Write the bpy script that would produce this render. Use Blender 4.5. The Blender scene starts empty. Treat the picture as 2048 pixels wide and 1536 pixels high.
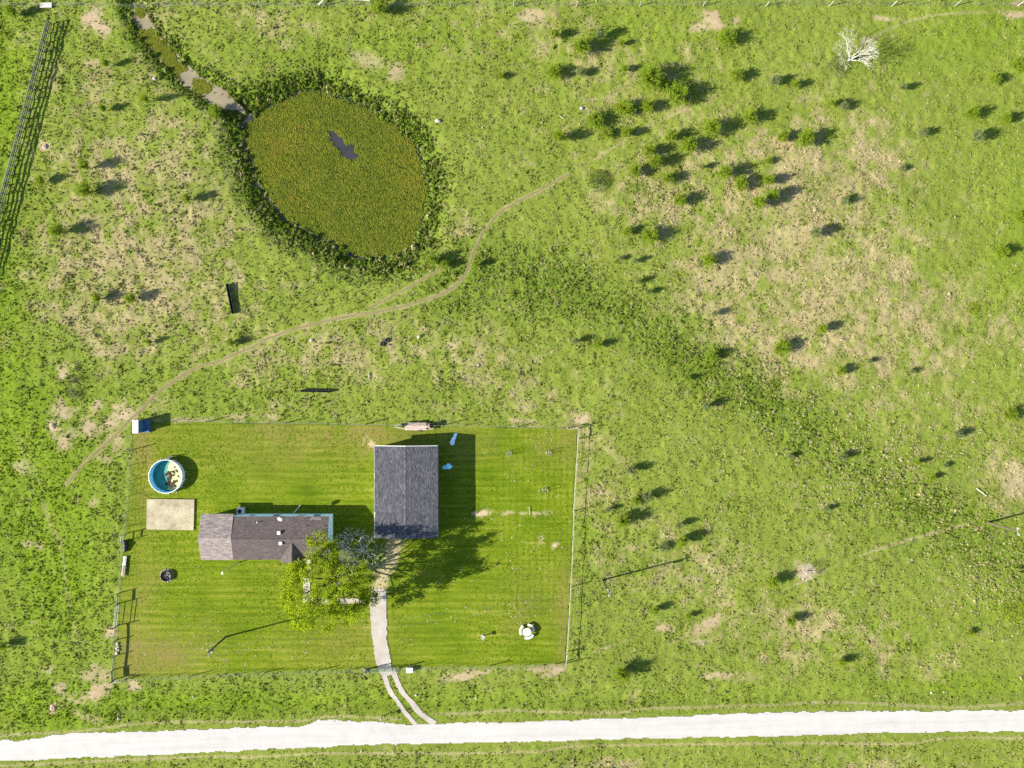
import bpy, math, random
import numpy as np
from mathutils import Vector, Matrix

# ------------------------------------------------------------------ camera, light, exposure
scene = bpy.context.scene
S = 150.0 / 2048.0          # metres on the ground for one pixel of the 2048 px photograph
CAMH = 100.0                # drone height
SUN_EL, SUN_AZ = 25.5, 14.5 # elevation; shadows run 14.5 degrees above the picture's right

cam_d = bpy.data.cameras.new('camera')
cam_d.sensor_width = 36.0
cam_d.lens = 24.0
cam_d.clip_start = 1.0
cam_d.clip_end = 9000.0
cam = bpy.data.objects.new('camera', cam_d)
scene.collection.objects.link(cam)
cam.location = (0, 0, CAMH)
cam.rotation_euler = (0, 0, 0)
scene.camera = cam

world = bpy.data.worlds.new('World')
scene.world = world
world.use_nodes = True
wn = world.node_tree
wn.nodes.clear()
w_out = wn.nodes.new('ShaderNodeOutputWorld')
w_bg = wn.nodes.new('ShaderNodeBackground')
w_sky = wn.nodes.new('ShaderNodeTexSky')
w_sky.sky_type = 'NISHITA'
w_sky.sun_disc = False
w_sky.sun_elevation = math.radians(SUN_EL)
w_sky.sun_rotation = math.radians(270 - SUN_AZ)
w_sky.air_density = 1.0
w_sky.dust_density = 0.6
w_bg.inputs['Strength'].default_value = 0.075
wn.links.new(w_sky.outputs['Color'], w_bg.inputs['Color'])
wn.links.new(w_bg.outputs['Background'], w_out.inputs['Surface'])

sun_d = bpy.data.lights.new('sun', 'SUN')
sun_d.energy = 5.0
sun_d.angle = math.radians(0.5)
sun_d.color = (1.0, 0.93, 0.80)
sun = bpy.data.objects.new('sun', sun_d)
scene.collection.objects.link(sun)
_e, _a = math.radians(SUN_EL), math.radians(SUN_AZ)
sun_dir = Vector((math.cos(_a) * math.cos(_e), math.sin(_a) * math.cos(_e), -math.sin(_e)))
sun.rotation_euler = sun_dir.to_track_quat('-Z', 'Y').to_euler()
sun.location = (-60, -20, 60)

scene.view_settings.view_transform = 'Standard'
scene.view_settings.look = 'None'
scene.view_settings.exposure = 1.92
scene.view_settings.gamma = 1.0
scene.view_settings.use_curve_mapping = False
scene.render.engine = 'CYCLES'
scene.cycles.max_bounces = 5
scene.cycles.diffuse_bounces = 2
scene.cycles.glossy_bounces = 2
scene.cycles.transmission_bounces = 3
scene.cycles.transparent_max_bounces = 4
scene.cycles.use_denoising = False

# ------------------------------------------------------------------ helpers
rng = np.random.default_rng(7)
random.seed(7)
R = random.uniform

def W(px, py, z=0.0):
    """A point of the place seen at photo pixel px, py when it is z metres above the ground."""
    f = (CAMH - z) / CAMH
    return Vector(((px - 1024) * S * f, (768 - py) * S * f, z))

def _hash(ix, iy, seed):
    h = (ix.astype(np.int64) * 374761393 + iy.astype(np.int64) * 668265263 + seed * 1442695041) & 0xFFFFFFFF
    h = ((h ^ (h >> 13)) * 1274126177) & 0xFFFFFFFF
    h = h ^ (h >> 16)
    return (h & 0xFFFFFF) / float(0xFFFFFF)

def vnoise(x, y, scale, seed=0):
    x = np.asarray(x, float) / scale; y = np.asarray(y, float) / scale
    ix = np.floor(x); iy = np.floor(y)
    fx = x - ix; fy = y - iy
    fx = fx * fx * (3 - 2 * fx); fy = fy * fy * (3 - 2 * fy)
    a = _hash(ix, iy, seed); b = _hash(ix + 1, iy, seed)
    c = _hash(ix, iy + 1, seed); d = _hash(ix + 1, iy + 1, seed)
    return (a + (b - a) * fx) * (1 - fy) + (c + (d - c) * fx) * fy

def fbm(x, y, scale, octaves=4, seed=0, gain=0.5):
    t = 0; amp = 1; tot = 0
    for k in range(octaves):
        t = t + amp * vnoise(x + 17.3 * k, y - 9.1 * k, scale / 2 ** k, seed + k)
        tot += amp; amp *= gain
    return t / tot

def sstep(a, b, v):
    t = np.clip((v - a) / (b - a), 0, 1)
    return t * t * (3 - 2 * t)

def dist_poly(px, py, pts):
    """distance in photo pixels to a polyline, and the running 0..1 place along it"""
    px = np.asarray(px, float); py = np.asarray(py, float)
    shp = px.shape
    q = np.array(pts); m = 110.0
    near = (px > q[:, 0].min() - m) & (px < q[:, 0].max() + m) & (py > q[:, 1].min() - m) & (py < q[:, 1].max() + m)
    full = np.full(shp, 1e3); full_al = np.zeros(shp)
    px = px[near]; py = py[near]
    best = np.full(px.shape, 1e3); along = np.zeros(px.shape)
    n = len(pts) - 1
    for i in range(n):
        ax, ay = pts[i]; bx, by = pts[i + 1]
        dx, dy = bx - ax, by - ay
        t = np.clip(((px - ax) * dx + (py - ay) * dy) / (dx * dx + dy * dy + 1e-9), 0, 1)
        d = np.hypot(px - ax - t * dx, py - ay - t * dy)
        m = d < best
        best = np.where(m, d, best); along = np.where(m, (i + t) / n, along)
    full[near] = best; full_al[near] = along
    return full, full_al

def inside(px, py, poly):
    r = np.zeros(np.shape(px), bool)
    n = len(poly); j = n - 1
    for i in range(n):
        xi, yi = poly[i]; xj, yj = poly[j]
        c = ((yi > py) != (yj > py)) & (px < (xj - xi) * (py - yi) / (yj - yi + 1e-12) + xi)
        r ^= c; j = i
    return r

def smooth_line(pts, n=8):
    out = []
    P = [pts[0]] + list(pts) + [pts[-1]]
    for i in range(1, len(P) - 2):
        p0, p1, p2, p3 = (np.array(P[i + k - 1], float) for k in range(4))
        for k in range(n):
            t = k / n
            out.append(tuple(0.5 * ((2 * p1) + (-p0 + p2) * t + (2 * p0 - 5 * p1 + 4 * p2 - p3) * t * t + (-p0 + 3 * p1 - 3 * p2 + p3) * t ** 3)))
    out.append(tuple(pts[-1]))
    return out

# ------------------------------------------------------------------ objects and tags
def tag(o, label=None, cat=None, group=None, kind=None):
    if label: o['label'] = label
    if cat: o['category'] = cat
    if group: o['group'] = group
    if kind: o['kind'] = kind
    return o

def empty(name, loc, label=None, cat=None, group=None):
    o = bpy.data.objects.new(name, None)
    o.empty_display_size = 0.3
    scene.collection.objects.link(o)
    o.location = loc
    tag(o, label, cat, group)
    return o

def root_loc(o):
    v = Vector((0, 0, 0))
    while o is not None:
        v = v + o.location
        o = o.parent
    return v

def link(name, me, parent=None):
    o = bpy.data.objects.new(name, me)
    scene.collection.objects.link(o)
    if parent is not None: o.parent = parent
    return o

def copy_tree(o, parent=None):
    c = o.copy()
    scene.collection.objects.link(c)
    c.parent = parent
    for ch in list(o.children):
        copy_tree(ch, c)
    return c

class MB:
    """collects shapes in world coordinates and links them as one mesh object"""
    def __init__(self):
        self.v = []; self.f = []; self.tone = []
    def quad(self, a, b, c, d, tone=None):
        n = len(self.v)
        self.v += [tuple(a), tuple(b), tuple(c), tuple(d)]
        self.f.append((n, n + 1, n + 2, n + 3)); self.tone.append(R(0, 1) if tone is None else tone)
    def poly(self, pts, tone=0.5):
        n = len(self.v)
        self.v += [tuple(p) for p in pts]
        self.f.append(tuple(range(n, n + len(pts)))); self.tone.append(tone)
    def hexa(self, b, t, tone=None):
        """b, t: four bottom and four top corners, counter-clockwise from above"""
        n = len(self.v)
        tn = R(0, 1) if tone is None else tone
        self.v += [tuple(p) for p in b] + [tuple(p) for p in t]
        for f in ((3, 2, 1, 0), (4, 5, 6, 7), (0, 1, 5, 4), (1, 2, 6, 5), (2, 3, 7, 6), (3, 0, 4, 7)):
            self.f.append(tuple(n + k for k in f)); self.tone.append(tn)
        return self
    def box(self, c, s, rz=0.0, tone=None):
        hx, hy, hz = s[0] / 2, s[1] / 2, s[2] / 2
        ca, sa = math.cos(rz), math.sin(rz)
        def p(x, y, z): return (c[0] + x * ca - y * sa, c[1] + x * sa + y * ca, c[2] + z)
        return self.hexa([p(-hx, -hy, -hz), p(hx, -hy, -hz), p(hx, hy, -hz), p(-hx, hy, -hz)],
                         [p(-hx, -hy, hz), p(hx, -hy, hz), p(hx, hy, hz), p(-hx, hy, hz)], tone)
    def bar(self, a, b, w, h, tone=None):
        """a plank from a to b, w wide sideways and h tall"""
        a = Vector(a); b = Vector(b)
        d = (b - a).normalized()
        up = Vector((0, 0, 1)) if abs(d.z) < 0.95 else Vector((1, 0, 0))
        s = d.cross(up).normalized() * (w / 2); u = s.cross(d).normalized() * (h / 2)
        return self.hexa([a - s - u, a + s - u, b + s - u, b - s - u], [a - s + u, a + s + u, b + s + u, b - s + u], tone)
    def tube(self, a, b, r0, r1=None, n=6, cap=True, tone=None):
        r1 = r0 if r1 is None else r1
        a = Vector(a); b = Vector(b); d = (b - a).normalized()
        up = Vector((0, 0, 1)) if abs(d.z) < 0.9 else Vector((1, 0, 0))
        u = d.cross(up).normalized(); w = d.cross(u).normalized()
        k = len(self.v); tn = R(0, 1) if tone is None else tone
        for c, r in ((a, r0), (b, r1)):
            for i in range(n):
                t = 2 * math.pi * i / n
                self.v.append(tuple(c + u * (math.cos(t) * r) + w * (math.sin(t) * r)))
        for i in range(n):
            j = (i + 1) % n
            self.f.append((k + i, k + j, k + n + j, k + n + i)); self.tone.append(tn)
        if cap:
            self.f.append(tuple(k + i for i in reversed(range(n)))); self.tone.append(tn)
            self.f.append(tuple(k + n + i for i in range(n))); self.tone.append(tn)
        return self
    def path(self, pts, r, n=5):
        for a, b in zip(pts[:-1], pts[1:]): self.tube(a, b, r, r, n, False)
        return self
    def lathe(self, c, prof, n=24, wob=0.0, sx=1.0, sy=1.0, close=True):
        """prof: (radius, z) pairs turned about the vertical through c"""
        k = len(self.v); m = len(prof)
        ws = [1 + R(-wob, wob) for _ in range(n)]
        for r, z in prof:
            for i in range(n):
                t = 2 * math.pi * i / n
                self.v.append((c[0] + math.cos(t) * r * sx * ws[i], c[1] + math.sin(t) * r * sy * ws[i], c[2] + z))
        for q in range(m - 1):
            for i in range(n):
                j = (i + 1) % n
                self.f.append((k + q * n + i, k + q * n + j, k + (q + 1) * n + j, k + (q + 1) * n + i)); self.tone.append(0.5)
        if close:
            self.f.append(tuple(k + (m - 1) * n + i for i in range(n))); self.tone.append(0.5)
        return self
    def torus(self, c, r, t, n=20, m=6, tilt=0.0):
        k = len(self.v)
        for i in range(n):
            a = 2 * math.pi * i / n
            for j in range(m):
                b = 2 * math.pi * j / m
                x = (r + t * math.cos(b)) * math.cos(a); y = (r + t * math.cos(b)) * math.sin(a); z = t * math.sin(b)
                z2 = z + x * math.sin(tilt)
                self.v.append((c[0] + x * math.cos(tilt), c[1] + y, c[2] + z2))
        for i in range(n):
            for j in range(m):
                p = k + i * m + j; q = k + i * m + (j + 1) % m
                p2 = k + ((i + 1) % n) * m + j; q2 = k + ((i + 1) % n) * m + (j + 1) % m
                self.f.append((p, p2, q2, q)); self.tone.append(0.5)
        return self
    def mesh(self, name, mat, off=Vector((0, 0, 0))):
        me = bpy.data.meshes.new(name)
        me.from_pydata([(a - off.x, b - off.y, c - off.z) for a, b, c in self.v], [], self.f)
        at = me.attributes.new('tone', 'FLOAT', 'FACE')
        at.data.foreach_set('value', np.array(self.tone, np.float32))
        if mat: me.materials.append(mat)
        me.update()
        return me
    def build(self, name, mat, parent=None, smooth=False):
        me = self.mesh(name, mat, root_loc(parent) if parent else Vector((0, 0, 0)))
        if smooth:
            me.polygons.foreach_set('use_smooth', [True] * len(me.polygons))
        return link(name, me, parent)
    def solo(self, name, mat, label, cat, group=None, base=None, smooth=False):
        """a thing that is one mesh, its origin at its base"""
        if base is None:
            a = np.array(self.v); base = Vector((a[:, 0].mean(), a[:, 1].mean(), a[:, 2].min()))
        base = Vector(base)
        me = self.mesh(name, mat, base)
        if smooth: me.polygons.foreach_set('use_smooth', [True] * len(me.polygons))
        o = link(name, me); o.location = base
        return tag(o, label, cat, group)

def grid_mesh(name, xs, ys, z, keep=None, mat=None, attrs=None):
    """a rectilinear sheet; z and attrs are arrays shaped (len(ys), len(xs))"""
    nx, ny = len(xs), len(ys)
    X, Y = np.meshgrid(xs, ys)
    co = np.stack([X, Y, z], -1).reshape(-1, 3).astype(np.float32)
    ii = np.arange(nx * ny).reshape(ny, nx)
    q = np.stack([ii[:-1, :-1], ii[:-1, 1:], ii[1:, 1:], ii[1:, :-1]], -1).reshape(-1, 4)
    if keep is not None:
        q = q[keep.reshape(-1)]
        used = np.unique(q)
        remap = np.full(nx * ny, -1); remap[used] = np.arange(len(used))
        q = remap[q]; co = co[used]
    else:
        used = np.arange(nx * ny)
    me = bpy.data.meshes.new(name)
    me.vertices.add(len(co)); me.vertices.foreach_set('co', co.ravel())
    me.loops.add(q.size); me.loops.foreach_set('vertex_index', q.ravel().astype(np.int32))
    me.polygons.add(len(q))
    me.polygons.foreach_set('loop_start', np.arange(0, q.size, 4, dtype=np.int32))
    me.polygons.foreach_set('loop_total', np.full(len(q), 4, np.int32))
    me.polygons.foreach_set('use_smooth', np.ones(len(q), bool))
    for nm, arr in (attrs or {}).items():
        a = me.attributes.new(nm, 'FLOAT_COLOR', 'POINT')
        a.data.foreach_set('color', arr.reshape(-1, 4)[used].astype(np.float32).ravel())
    me.update(); me.validate()
    if mat: me.materials.append(mat)
    return me

# ------------------------------------------------------------------ materials
def new_mat(name):
    m = bpy.data.materials.new(name)
    m.use_nodes = True
    nt = m.node_tree
    b = nt.nodes.get('Principled BSDF')
    b.inputs['Specular IOR Level'].default_value = 0.25
    return m, nt, b

def noise(nt, scale, detail=3, rough=0.55, coord=None, out='Fac'):
    n = nt.nodes.new('ShaderNodeTexNoise')
    n.inputs['Scale'].default_value = scale
    n.inputs['Detail'].default_value = detail
    n.inputs['Roughness'].default_value = rough
    if coord is not None: nt.links.new(coord, n.inputs['Vector'])
    return n.outputs[out]

def geo_pos(nt):
    return nt.nodes.new('ShaderNodeNewGeometry').outputs['Position']

def ramp(nt, fac, stops):
    r = nt.nodes.new('ShaderNodeValToRGB')
    while len(r.color_ramp.elements) < len(stops): r.color_ramp.elements.new(0.5)
    for e, (p, c) in zip(r.color_ramp.elements, stops):
        e.position = p; e.color = (*c, 1)
    nt.links.new(fac, r.inputs['Fac'])
    return r.outputs['Color']

def mixc(nt, fac, a, b, mode='MIX'):
    n = nt.nodes.new('ShaderNodeMix')
    n.data_type = 'RGBA'; n.blend_type = mode
    for sock, val in ((n.inputs[0], fac), (n.inputs[6], a), (n.inputs[7], b)):
        if isinstance(val, (int, float)): sock.default_value = val
        elif isinstance(val, tuple): sock.default_value = (*val, 1)
        else: nt.links.new(val, sock)
    return n.outputs[2]

def mth(nt, op, a, b=None, clamp=False):
    n = nt.nodes.new('ShaderNodeMath'); n.operation = op; n.use_clamp = clamp
    for sock, val in ((n.inputs[0], a), (n.inputs[1], b)):
        if val is None: continue
        if isinstance(val, (int, float)): sock.default_value = val
        else: nt.links.new(val, sock)
    return n.outputs[0]

def attr(nt, name, typ='GEOMETRY', out='Color'):
    n = nt.nodes.new('ShaderNodeAttribute'); n.attribute_name = name; n.attribute_type = typ
    return n.outputs[out]

def bump(nt, b, height, strength=0.5, dist=0.05):
    n = nt.nodes.new('ShaderNodeBump')
    n.inputs['Strength'].default_value = strength
    n.inputs['Distance'].default_value = dist
    nt.links.new(height, n.inputs['Height'])
    nt.links.new(n.outputs['Normal'], b.inputs['Normal'])

def simple(name, col, rough=0.7, var=0.25, scale=3.0, metal=0.0, bmp=0.0, tone=0.0, dark=None):
    """a worn plain surface: base colour broken by noise and, with tone, by a value per face"""
    m, nt, b = new_mat(name)
    p = geo_pos(nt)
    n1 = noise(nt, scale, 5, 0.6, p)
    lo = dark or tuple(c * (1 - var) for c in col); hi = tuple(min(1, c * (1 + var)) for c in col)
    c = ramp(nt, n1, [(0.3, lo), (0.7, hi)])
    if tone:
        t = attr(nt, 'tone', out='Fac')
        c = mixc(nt, 1.0, c, ramp(nt, t, [(0, (1 - tone,) * 3), (1, (1 + tone,) * 3)]), 'MULTIPLY')
    nt.links.new(c, b.inputs['Base Color'])
    b.inputs['Roughness'].default_value = rough
    b.inputs['Metallic'].default_value = metal
    if bmp: bump(nt, b, noise(nt, scale * 6, 4, 0.6, p), bmp, 0.03)
    return m
# ------------------------------------------------------------------ lines of the place, traced in photo pixels
YARD = [(268, 850), (345, 843), (512, 845), (770, 849), (1024, 853), (1156, 856), (1146, 1024), (1142, 1160), (1131, 1328),
        (1024, 1331), (800, 1335), (740, 1338), (512, 1344), (230, 1358), (229, 1340), (236, 1280), (240, 1205), (250, 1085), (257, 1020), (264, 920)]
ROAD_N = smooth_line([(-160, 1490), (0, 1481), (50, 1482), (130, 1469), (300, 1463), (512, 1455), (600, 1453), (640, 1441), (700, 1443), (760, 1447), (820, 1450),
          (900, 1447), (1024, 1445), (1280, 1436), (1536, 1426), (1800, 1422), (2048, 1422), (2220, 1419)], 6)
ROAD_S = smooth_line([(-160, 1528), (0, 1521), (40, 1520), (200, 1513), (512, 1499), (760, 1488), (1024, 1483), (1300, 1475), (1536, 1472), (1800, 1464), (2048, 1461), (2220, 1457)], 6)
ROAD = ROAD_N + ROAD_S[::-1]
DRIVE = [(744, 1180), (741, 1225), (744, 1270), (750, 1310), (756, 1336), (764, 1350), (776, 1349), (781, 1350), (786, 1346), (783, 1330), (776, 1300), (774, 1260), (771, 1220), (771, 1180)]
TRACK_A = smooth_line([(764, 1338), (774, 1368), (786, 1392), (802, 1415), (820, 1436), (832, 1449)], 5)
TRACK_B = smooth_line([(783, 1336), (793, 1362), (808, 1388), (828, 1413), (848, 1432), (870, 1446)], 5)
TRAIL = smooth_line([(132, 968), (165, 930), (200, 897), (232, 868), (268, 832), (300, 800), (340, 766), (400, 733), (440, 722), (500, 695), (540, 675), (620, 650), (700, 632),
                     (780, 619), (850, 600), (905, 575), (935, 540), (945, 505), (970, 460), (1000, 425), (1040, 400), (1090, 375), (1135, 348)], 6)
TRAIL2 = smooth_line([(735, 618), (770, 600), (800, 585), (850, 556), (892, 533)], 6)
FAINT = [smooth_line(p, 5) for p in (
    [(1135, 348), (1180, 325), (1230, 292), (1300, 250), (1380, 215)],
    [(1165, 1312), (1230, 1290), (1290, 1268), (1330, 1258), (1380, 1247), (1420, 1235)],
    [(1335, 1288), (1380, 1270), (1430, 1250), (1465, 1232), (1530, 1200), (1600, 1165), (1700, 1120), (1800, 1085), (1950, 1045)],
    [(1722, 98), (1770, 62), (1850, 34), (1950, 25), (2100, 26)],
    [(-20, 1475), (42, 1468), (150, 1463), (275, 1448), (375, 1444), (512, 1443), (600, 1442), (650, 1434), (720, 1434), (780, 1437), (800, 1438)],
    [(866, 1428), (950, 1426), (1024, 1421), (1090, 1424), (1230, 1426), (1290, 1418), (1400, 1415), (1450, 1413), (1540, 1411), (1640, 1406), (1760, 1408), (1900, 1415), (2000, 1410), (2100, 1402)],
    [(-20, 1532), (80, 1528), (250, 1520), (420, 1513), (512, 1514), (640, 1507), (760, 1507), (900, 1507), (1024, 1505), (1090, 1503), (1150, 1493), (1350, 1489), (1540, 1487), (1620, 1486), (1810, 1488), (1900, 1476), (2100, 1478)],
    [(30, 850), (60, 920), (85, 985), (105, 1060), (125, 1110), (135, 1200), (150, 1260), (155, 1340)],
    [(10, 830), (45, 905), (80, 1000), (98, 1045), (125, 1090)],
    [(775, 125), (790, 148), (812, 172), (830, 195), (850, 220)],
    [(1160, 358), (1180, 395), (1205, 430)])]
SWALE = [(900, 560), (960, 520), (1060, 560), (1150, 590), (1230, 620), (1330, 680), (1430, 745), (1560, 830), (1680, 910), (1800, 990), (2000, 1120), (2150, 1200)]
POND = smooth_line([(490, 250), (508, 228), (532, 214), (560, 198), (590, 189), (620, 182), (645, 180), (674, 196), (726, 214), (779, 246), (805, 270), (823, 292), (838, 325), (845, 363), (844, 400), (838, 431), (824, 472), (803, 498), (775, 509), (747, 511), (715, 507), (684, 493), (655, 475), (626, 459), (595, 446), (569, 430), (548, 408), (532, 384), (518, 362), (510, 340), (502, 312), (494, 280), (490, 250)], 3)[:-1]
OPEN_WATER = [(640, 259), (662, 257), (670, 264), (682, 266), (690, 279), (703, 284), (712, 297), (722, 312), (721, 319), (705, 317), (688, 320), (675, 314), (670, 300), (664, 287), (656, 273)]
DITCH = [(268, 15), (285, 45), (300, 75), (330, 105), (350, 130), (385, 160), (420, 185), (455, 205), (485, 222)]
RILL = [(430, 365), (450, 392), (472, 415), (482, 434), (496, 452)]
BARE = [  # centre, half sizes, tilt (degrees), strength
    (183, 28, 16, 22, 30, 1), (198, 52, 20, 14, 30, 1), (186, 128, 14, 9, 40, .6), (90, 293, 10, 9, 0, .9), (735, 118, 30, 14, 10, .55), (790, 140, 12, 16, 30, .8), (307, 158, 8, 5, 30, .9),
    (1432, 42, 26, 11, 15, 1), (1400, 52, 18, 8, -10, .8), (1475, 42, 10, 6, 0, .7), (1065, 30, 24, 8, 5, .8), (1766, 36, 20, 5, 0, .9), (2038, 29, 26, 6, 0, 1), (2035, 8, 20, 4, 0, .7), (1730, 84, 10, 8, -30, .6),
    (125, 818, 20, 14, 15, 1), (106, 852, 12, 10, 0, 1), (195, 810, 8, 14, 25, .8), (178, 852, 20, 16, -30, 1), (130, 880, 16, 16, 0, .9), (148, 870, 12, 12, 0, .7), (250, 828, 26, 20, -30, 1), (225, 848, 16, 14, 0, .9), (237, 880, 9, 20, 15, .6), (205, 920, 18, 6, 20, .5),
    (104, 1417, 9, 9, 0, 1), (190, 1388, 34, 14, -20, 1), (160, 1395, 24, 11, -20, .8), (185, 1345, 16, 16, 30, .7), (205, 1355, 10, 12, 0, .8), (120, 1378, 10, 10, 0, .7), (262, 1372, 16, 10, 30, .9), (95, 1338, 12, 9, 0, .6), (175, 1432, 28, 8, 20, .5), (222, 1262, 10, 14, 10, .9),
    (1112, 1342, 22, 8, -15, 1), (1080, 1336, 40, 5, 0, .7), (925, 1352, 36, 8, -5, .9), (960, 1345, 26, 5, -5, .8), (1330, 1252, 18, 10, 10, .9), (1420, 1246, 34, 9, -22, .9), (1400, 1262, 20, 12, 0, .7), (1412, 1284, 20, 8, 0, .8), (1445, 1352, 38, 5, 0, .9),
    (1612, 1140, 18, 14, 0, .9), (2035, 965, 26, 24, 0, .6), (960, 1027, 18, 6, 0, .9), (1010, 1027, 14, 5, 0, .6), (1065, 1027, 30, 4, 0, .6), (1109, 1092, 9, 8, 0, 1), (1085, 1080, 6, 9, 0, .6), (740, 884, 12, 9, 0, .7), (906, 690, 12, 9, 0, .6), (918, 722, 14, 6, 40, .5),
    (1160, 838, 12, 10, 0, .8), (128, 745, 9, 18, 20, .9), (42, 935, 14, 12, 0, .5), (188, 1005, 8, 7, 0, .6), (60, 1090, 22, 5, 10, .6), (385, 840, 40, 4, 0, .6), (470, 832, 24, 6, 0, .6), (548, 836, 12, 4, 0, .6), (1040, 842, 20, 5, 0, .7), (780, 1125, 7, 16, -50, .6),
    (205, 705, 20, 8, 0, .3), (1530, 1320, 16, 8, 0, .3)]
DRY = [(300, 400, 190, 230, .62), (260, 610, 230, 140, .5), (430, 640, 120, 90, .3), (1640, 520, 250, 190, .62), (1800, 690, 240, 150, .5), (1180, 130, 130, 110, .45), (1460, 300, 220, 130, .42),
       (1460, 570, 120, 90, .55), (1700, 300, 170, 90, .45), (1380, 1140, 120, 90, .6), (1600, 1260, 150, 80, .6), (1195, 930, 60, 150, .5), (1090, 790, 110, 80, .45), (860, 700, 150, 60, .45), (640, 690, 120, 50, .4), (1010, 60, 150, 60, .25),
       (560, 40, 130, 50, .4), (2030, 960, 60, 60, .7), (1850, 1320, 160, 50, .35), (930, 480, 60, 60, .35), (1250, 420, 100, 90, .35), (150, 300, 90, 160, .3), (1700, 1530, 200, 30, .4), (1250, 1530, 120, 20, .5), (480, 220, 60, 30, .3), (300, 30, 60, 60, .4),
       (1290, 740, 80, 60, .0), (560, 790, 300, 50, .2), (1560, 690, 140, 60, .4)]
VIVID = [(10, 200, 60, 260, 1), (10, 620, 40, 150, 1), (110, 1130, 140, 230, 1), (60, 920, 120, 150, .9), (110, 1430, 140, 60, .7), (400, 790, 300, 60, .35), (80, 700, 90, 90, .35), (400, 1405, 430, 32, 1), (1000, 1400, 300, 30, .35), (640, 110, 240, 60, .35), (1250, 70, 220, 60, .4), (1950, 60, 160, 90, .55), (2040, 480, 70, 160, .6), (1900, 1370, 170, 22, .8), (1990, 1220, 50, 40, .7), (160, 100, 100, 90, .25), (880, 60, 120, 50, .3), (1500, 1400, 250, 30, .3), (1750, 1280, 140, 60, .4), (1174, 1000, 16, 170, .8)]
DARK = [(1300, 660, 170, 60, .35)]

def gauss_sum(px, py, table):
    t = np.zeros(np.shape(px))
    for cx, cy, rx, ry, a in table:
        t = t + a * np.exp(-(((px - cx) / rx) ** 2 + ((py - cy) / ry) ** 2))
    return t

def fields(x, y):
    """what the ground is like at x, y: dry, bare, lush, vivid, plus distances the scatter needs"""
    x = np.asarray(x, float); y = np.asarray(y, float)
    px = x / S + 1024; py = 768 - y / S
    wx = px + 14 * (fbm(x, y, 2.2, 3, 90) - .5); wy = py + 14 * (fbm(x, y, 2.2, 3, 95) - .5)
    mid = fbm(x, y, 9.0, 4, 3); fine = fbm(x, y, 1.6, 3, 11); tiny = vnoise(x, y, 0.35, 21)
    pond_in = inside(wx, wy, POND)
    pd, _ = dist_poly(wx, wy, POND + POND[:1])
    pd = np.where(pond_in, -pd, pd)
    ring = np.exp(-((pd - 18) / np.where(px < 700, 36.0, 28.0)) ** 2)
    sw, _ = dist_poly(wx, wy, SWALE)
    dd, _ = dist_poly(px, py, DITCH)
    lush = np.clip(0.70 * np.exp(-(sw / 62.0) ** 2) + 0.9 * ring + 0.8 * np.exp(-((dd - 26) / 16.0) ** 2) + 0.55 * (mid - .5), 0, 1)
    dry = np.clip(gauss_sum(px, py, DRY), 0, 0.72)
    far = (py < -40) | (py > 1580) | (px < -40) | (px > 2090)
    dry = np.where(far, 0.2, dry)
    dry = 0.8 * sstep(0.46, 0.98, dry * 0.60 + 0.75 * (fine - .5) + .35 + 0.35 * (mid - .5) + 0.25 * (tiny - .5)) * (1 - 0.8 * lush)
    vivid = np.clip(gauss_sum(px, py, VIVID), 0, 1)
    vivid = vivid * (0.6 + 0.8 * (fine - .3))
    bare = np.zeros(np.shape(px))
    bn = fbm(x, y, 1.3, 4, 33); F_t = tiny
    for cx, cy, rx, ry, tilt, a in BARE:
        m = (np.abs(px - cx) < 90) & (np.abs(py - cy) < 90)
        if not m.any(): continue
        t = math.radians(tilt); qx = wx[m] - cx; qy = wy[m] - cy
        u = (qx * math.cos(t) + qy * math.sin(t)) / rx; v = (-qx * math.sin(t) + qy * math.cos(t)) / ry
        d = np.sqrt(u * u + v * v)
        bare[m] = np.maximum(bare[m], a * 1.0 * sstep(1.6, 0.25, d + 2.0 * (bn[m] - .5) + .9 * (F_t[m] - .5)))
    fade = fbm(x, y, 5.0, 3, 61)
    for k, line in enumerate(FAINT):
        d, al = dist_poly(px, py, line)
        d = d + 9 * np.clip(fade - .42, 0, 1) * (0 if k in (4, 5, 6) else 2.2)
        wdt = 2.6 if k in (4, 5, 6) else 3.4
        bare = np.maximum(bare, (.25 if k in (7, 8) else 0.5 if k not in (0, 3, 10) else .35) * sstep(wdt * 1.5, wdt * .4, d + 3 * (bn - .5)))
    d, al = dist_poly(px, py, TRAIL)
    bare = np.maximum(bare, 0.5 * sstep(7, 1, d + 9 * (bn - .5)))
    d2, _ = dist_poly(px, py, TRAIL2)
    bare = np.maximum(bare, 0.4 * sstep(6, 1, d2 + 7 * (bn - .5)))
    path_d = np.minimum(d, d2)
    yard = inside(px, py, YARD)
    yd, _ = dist_poly(px, py, YARD + YARD[:1])
    yd = np.where(yard, -yd, yd)
    road = inside(px, py, ROAD)
    rd = np.minimum(dist_poly(px, py, ROAD_N)[0], dist_poly(px, py, ROAD_S)[0])
    rd = np.where(road, -rd, rd)
    ta = np.minimum(dist_poly(px, py, TRACK_A)[0], dist_poly(px, py, TRACK_B)[0])
    rl, _ = dist_poly(px, py, RILL)
    return dict(px=px, py=py, dry=dry, bare=bare, lush=lush, vivid=vivid, pond=pd, ditch=dd, yard=yd, road=rd, path=path_d, track=ta, rill=rl, fine=fine, mid=mid, tiny=tiny)

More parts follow.
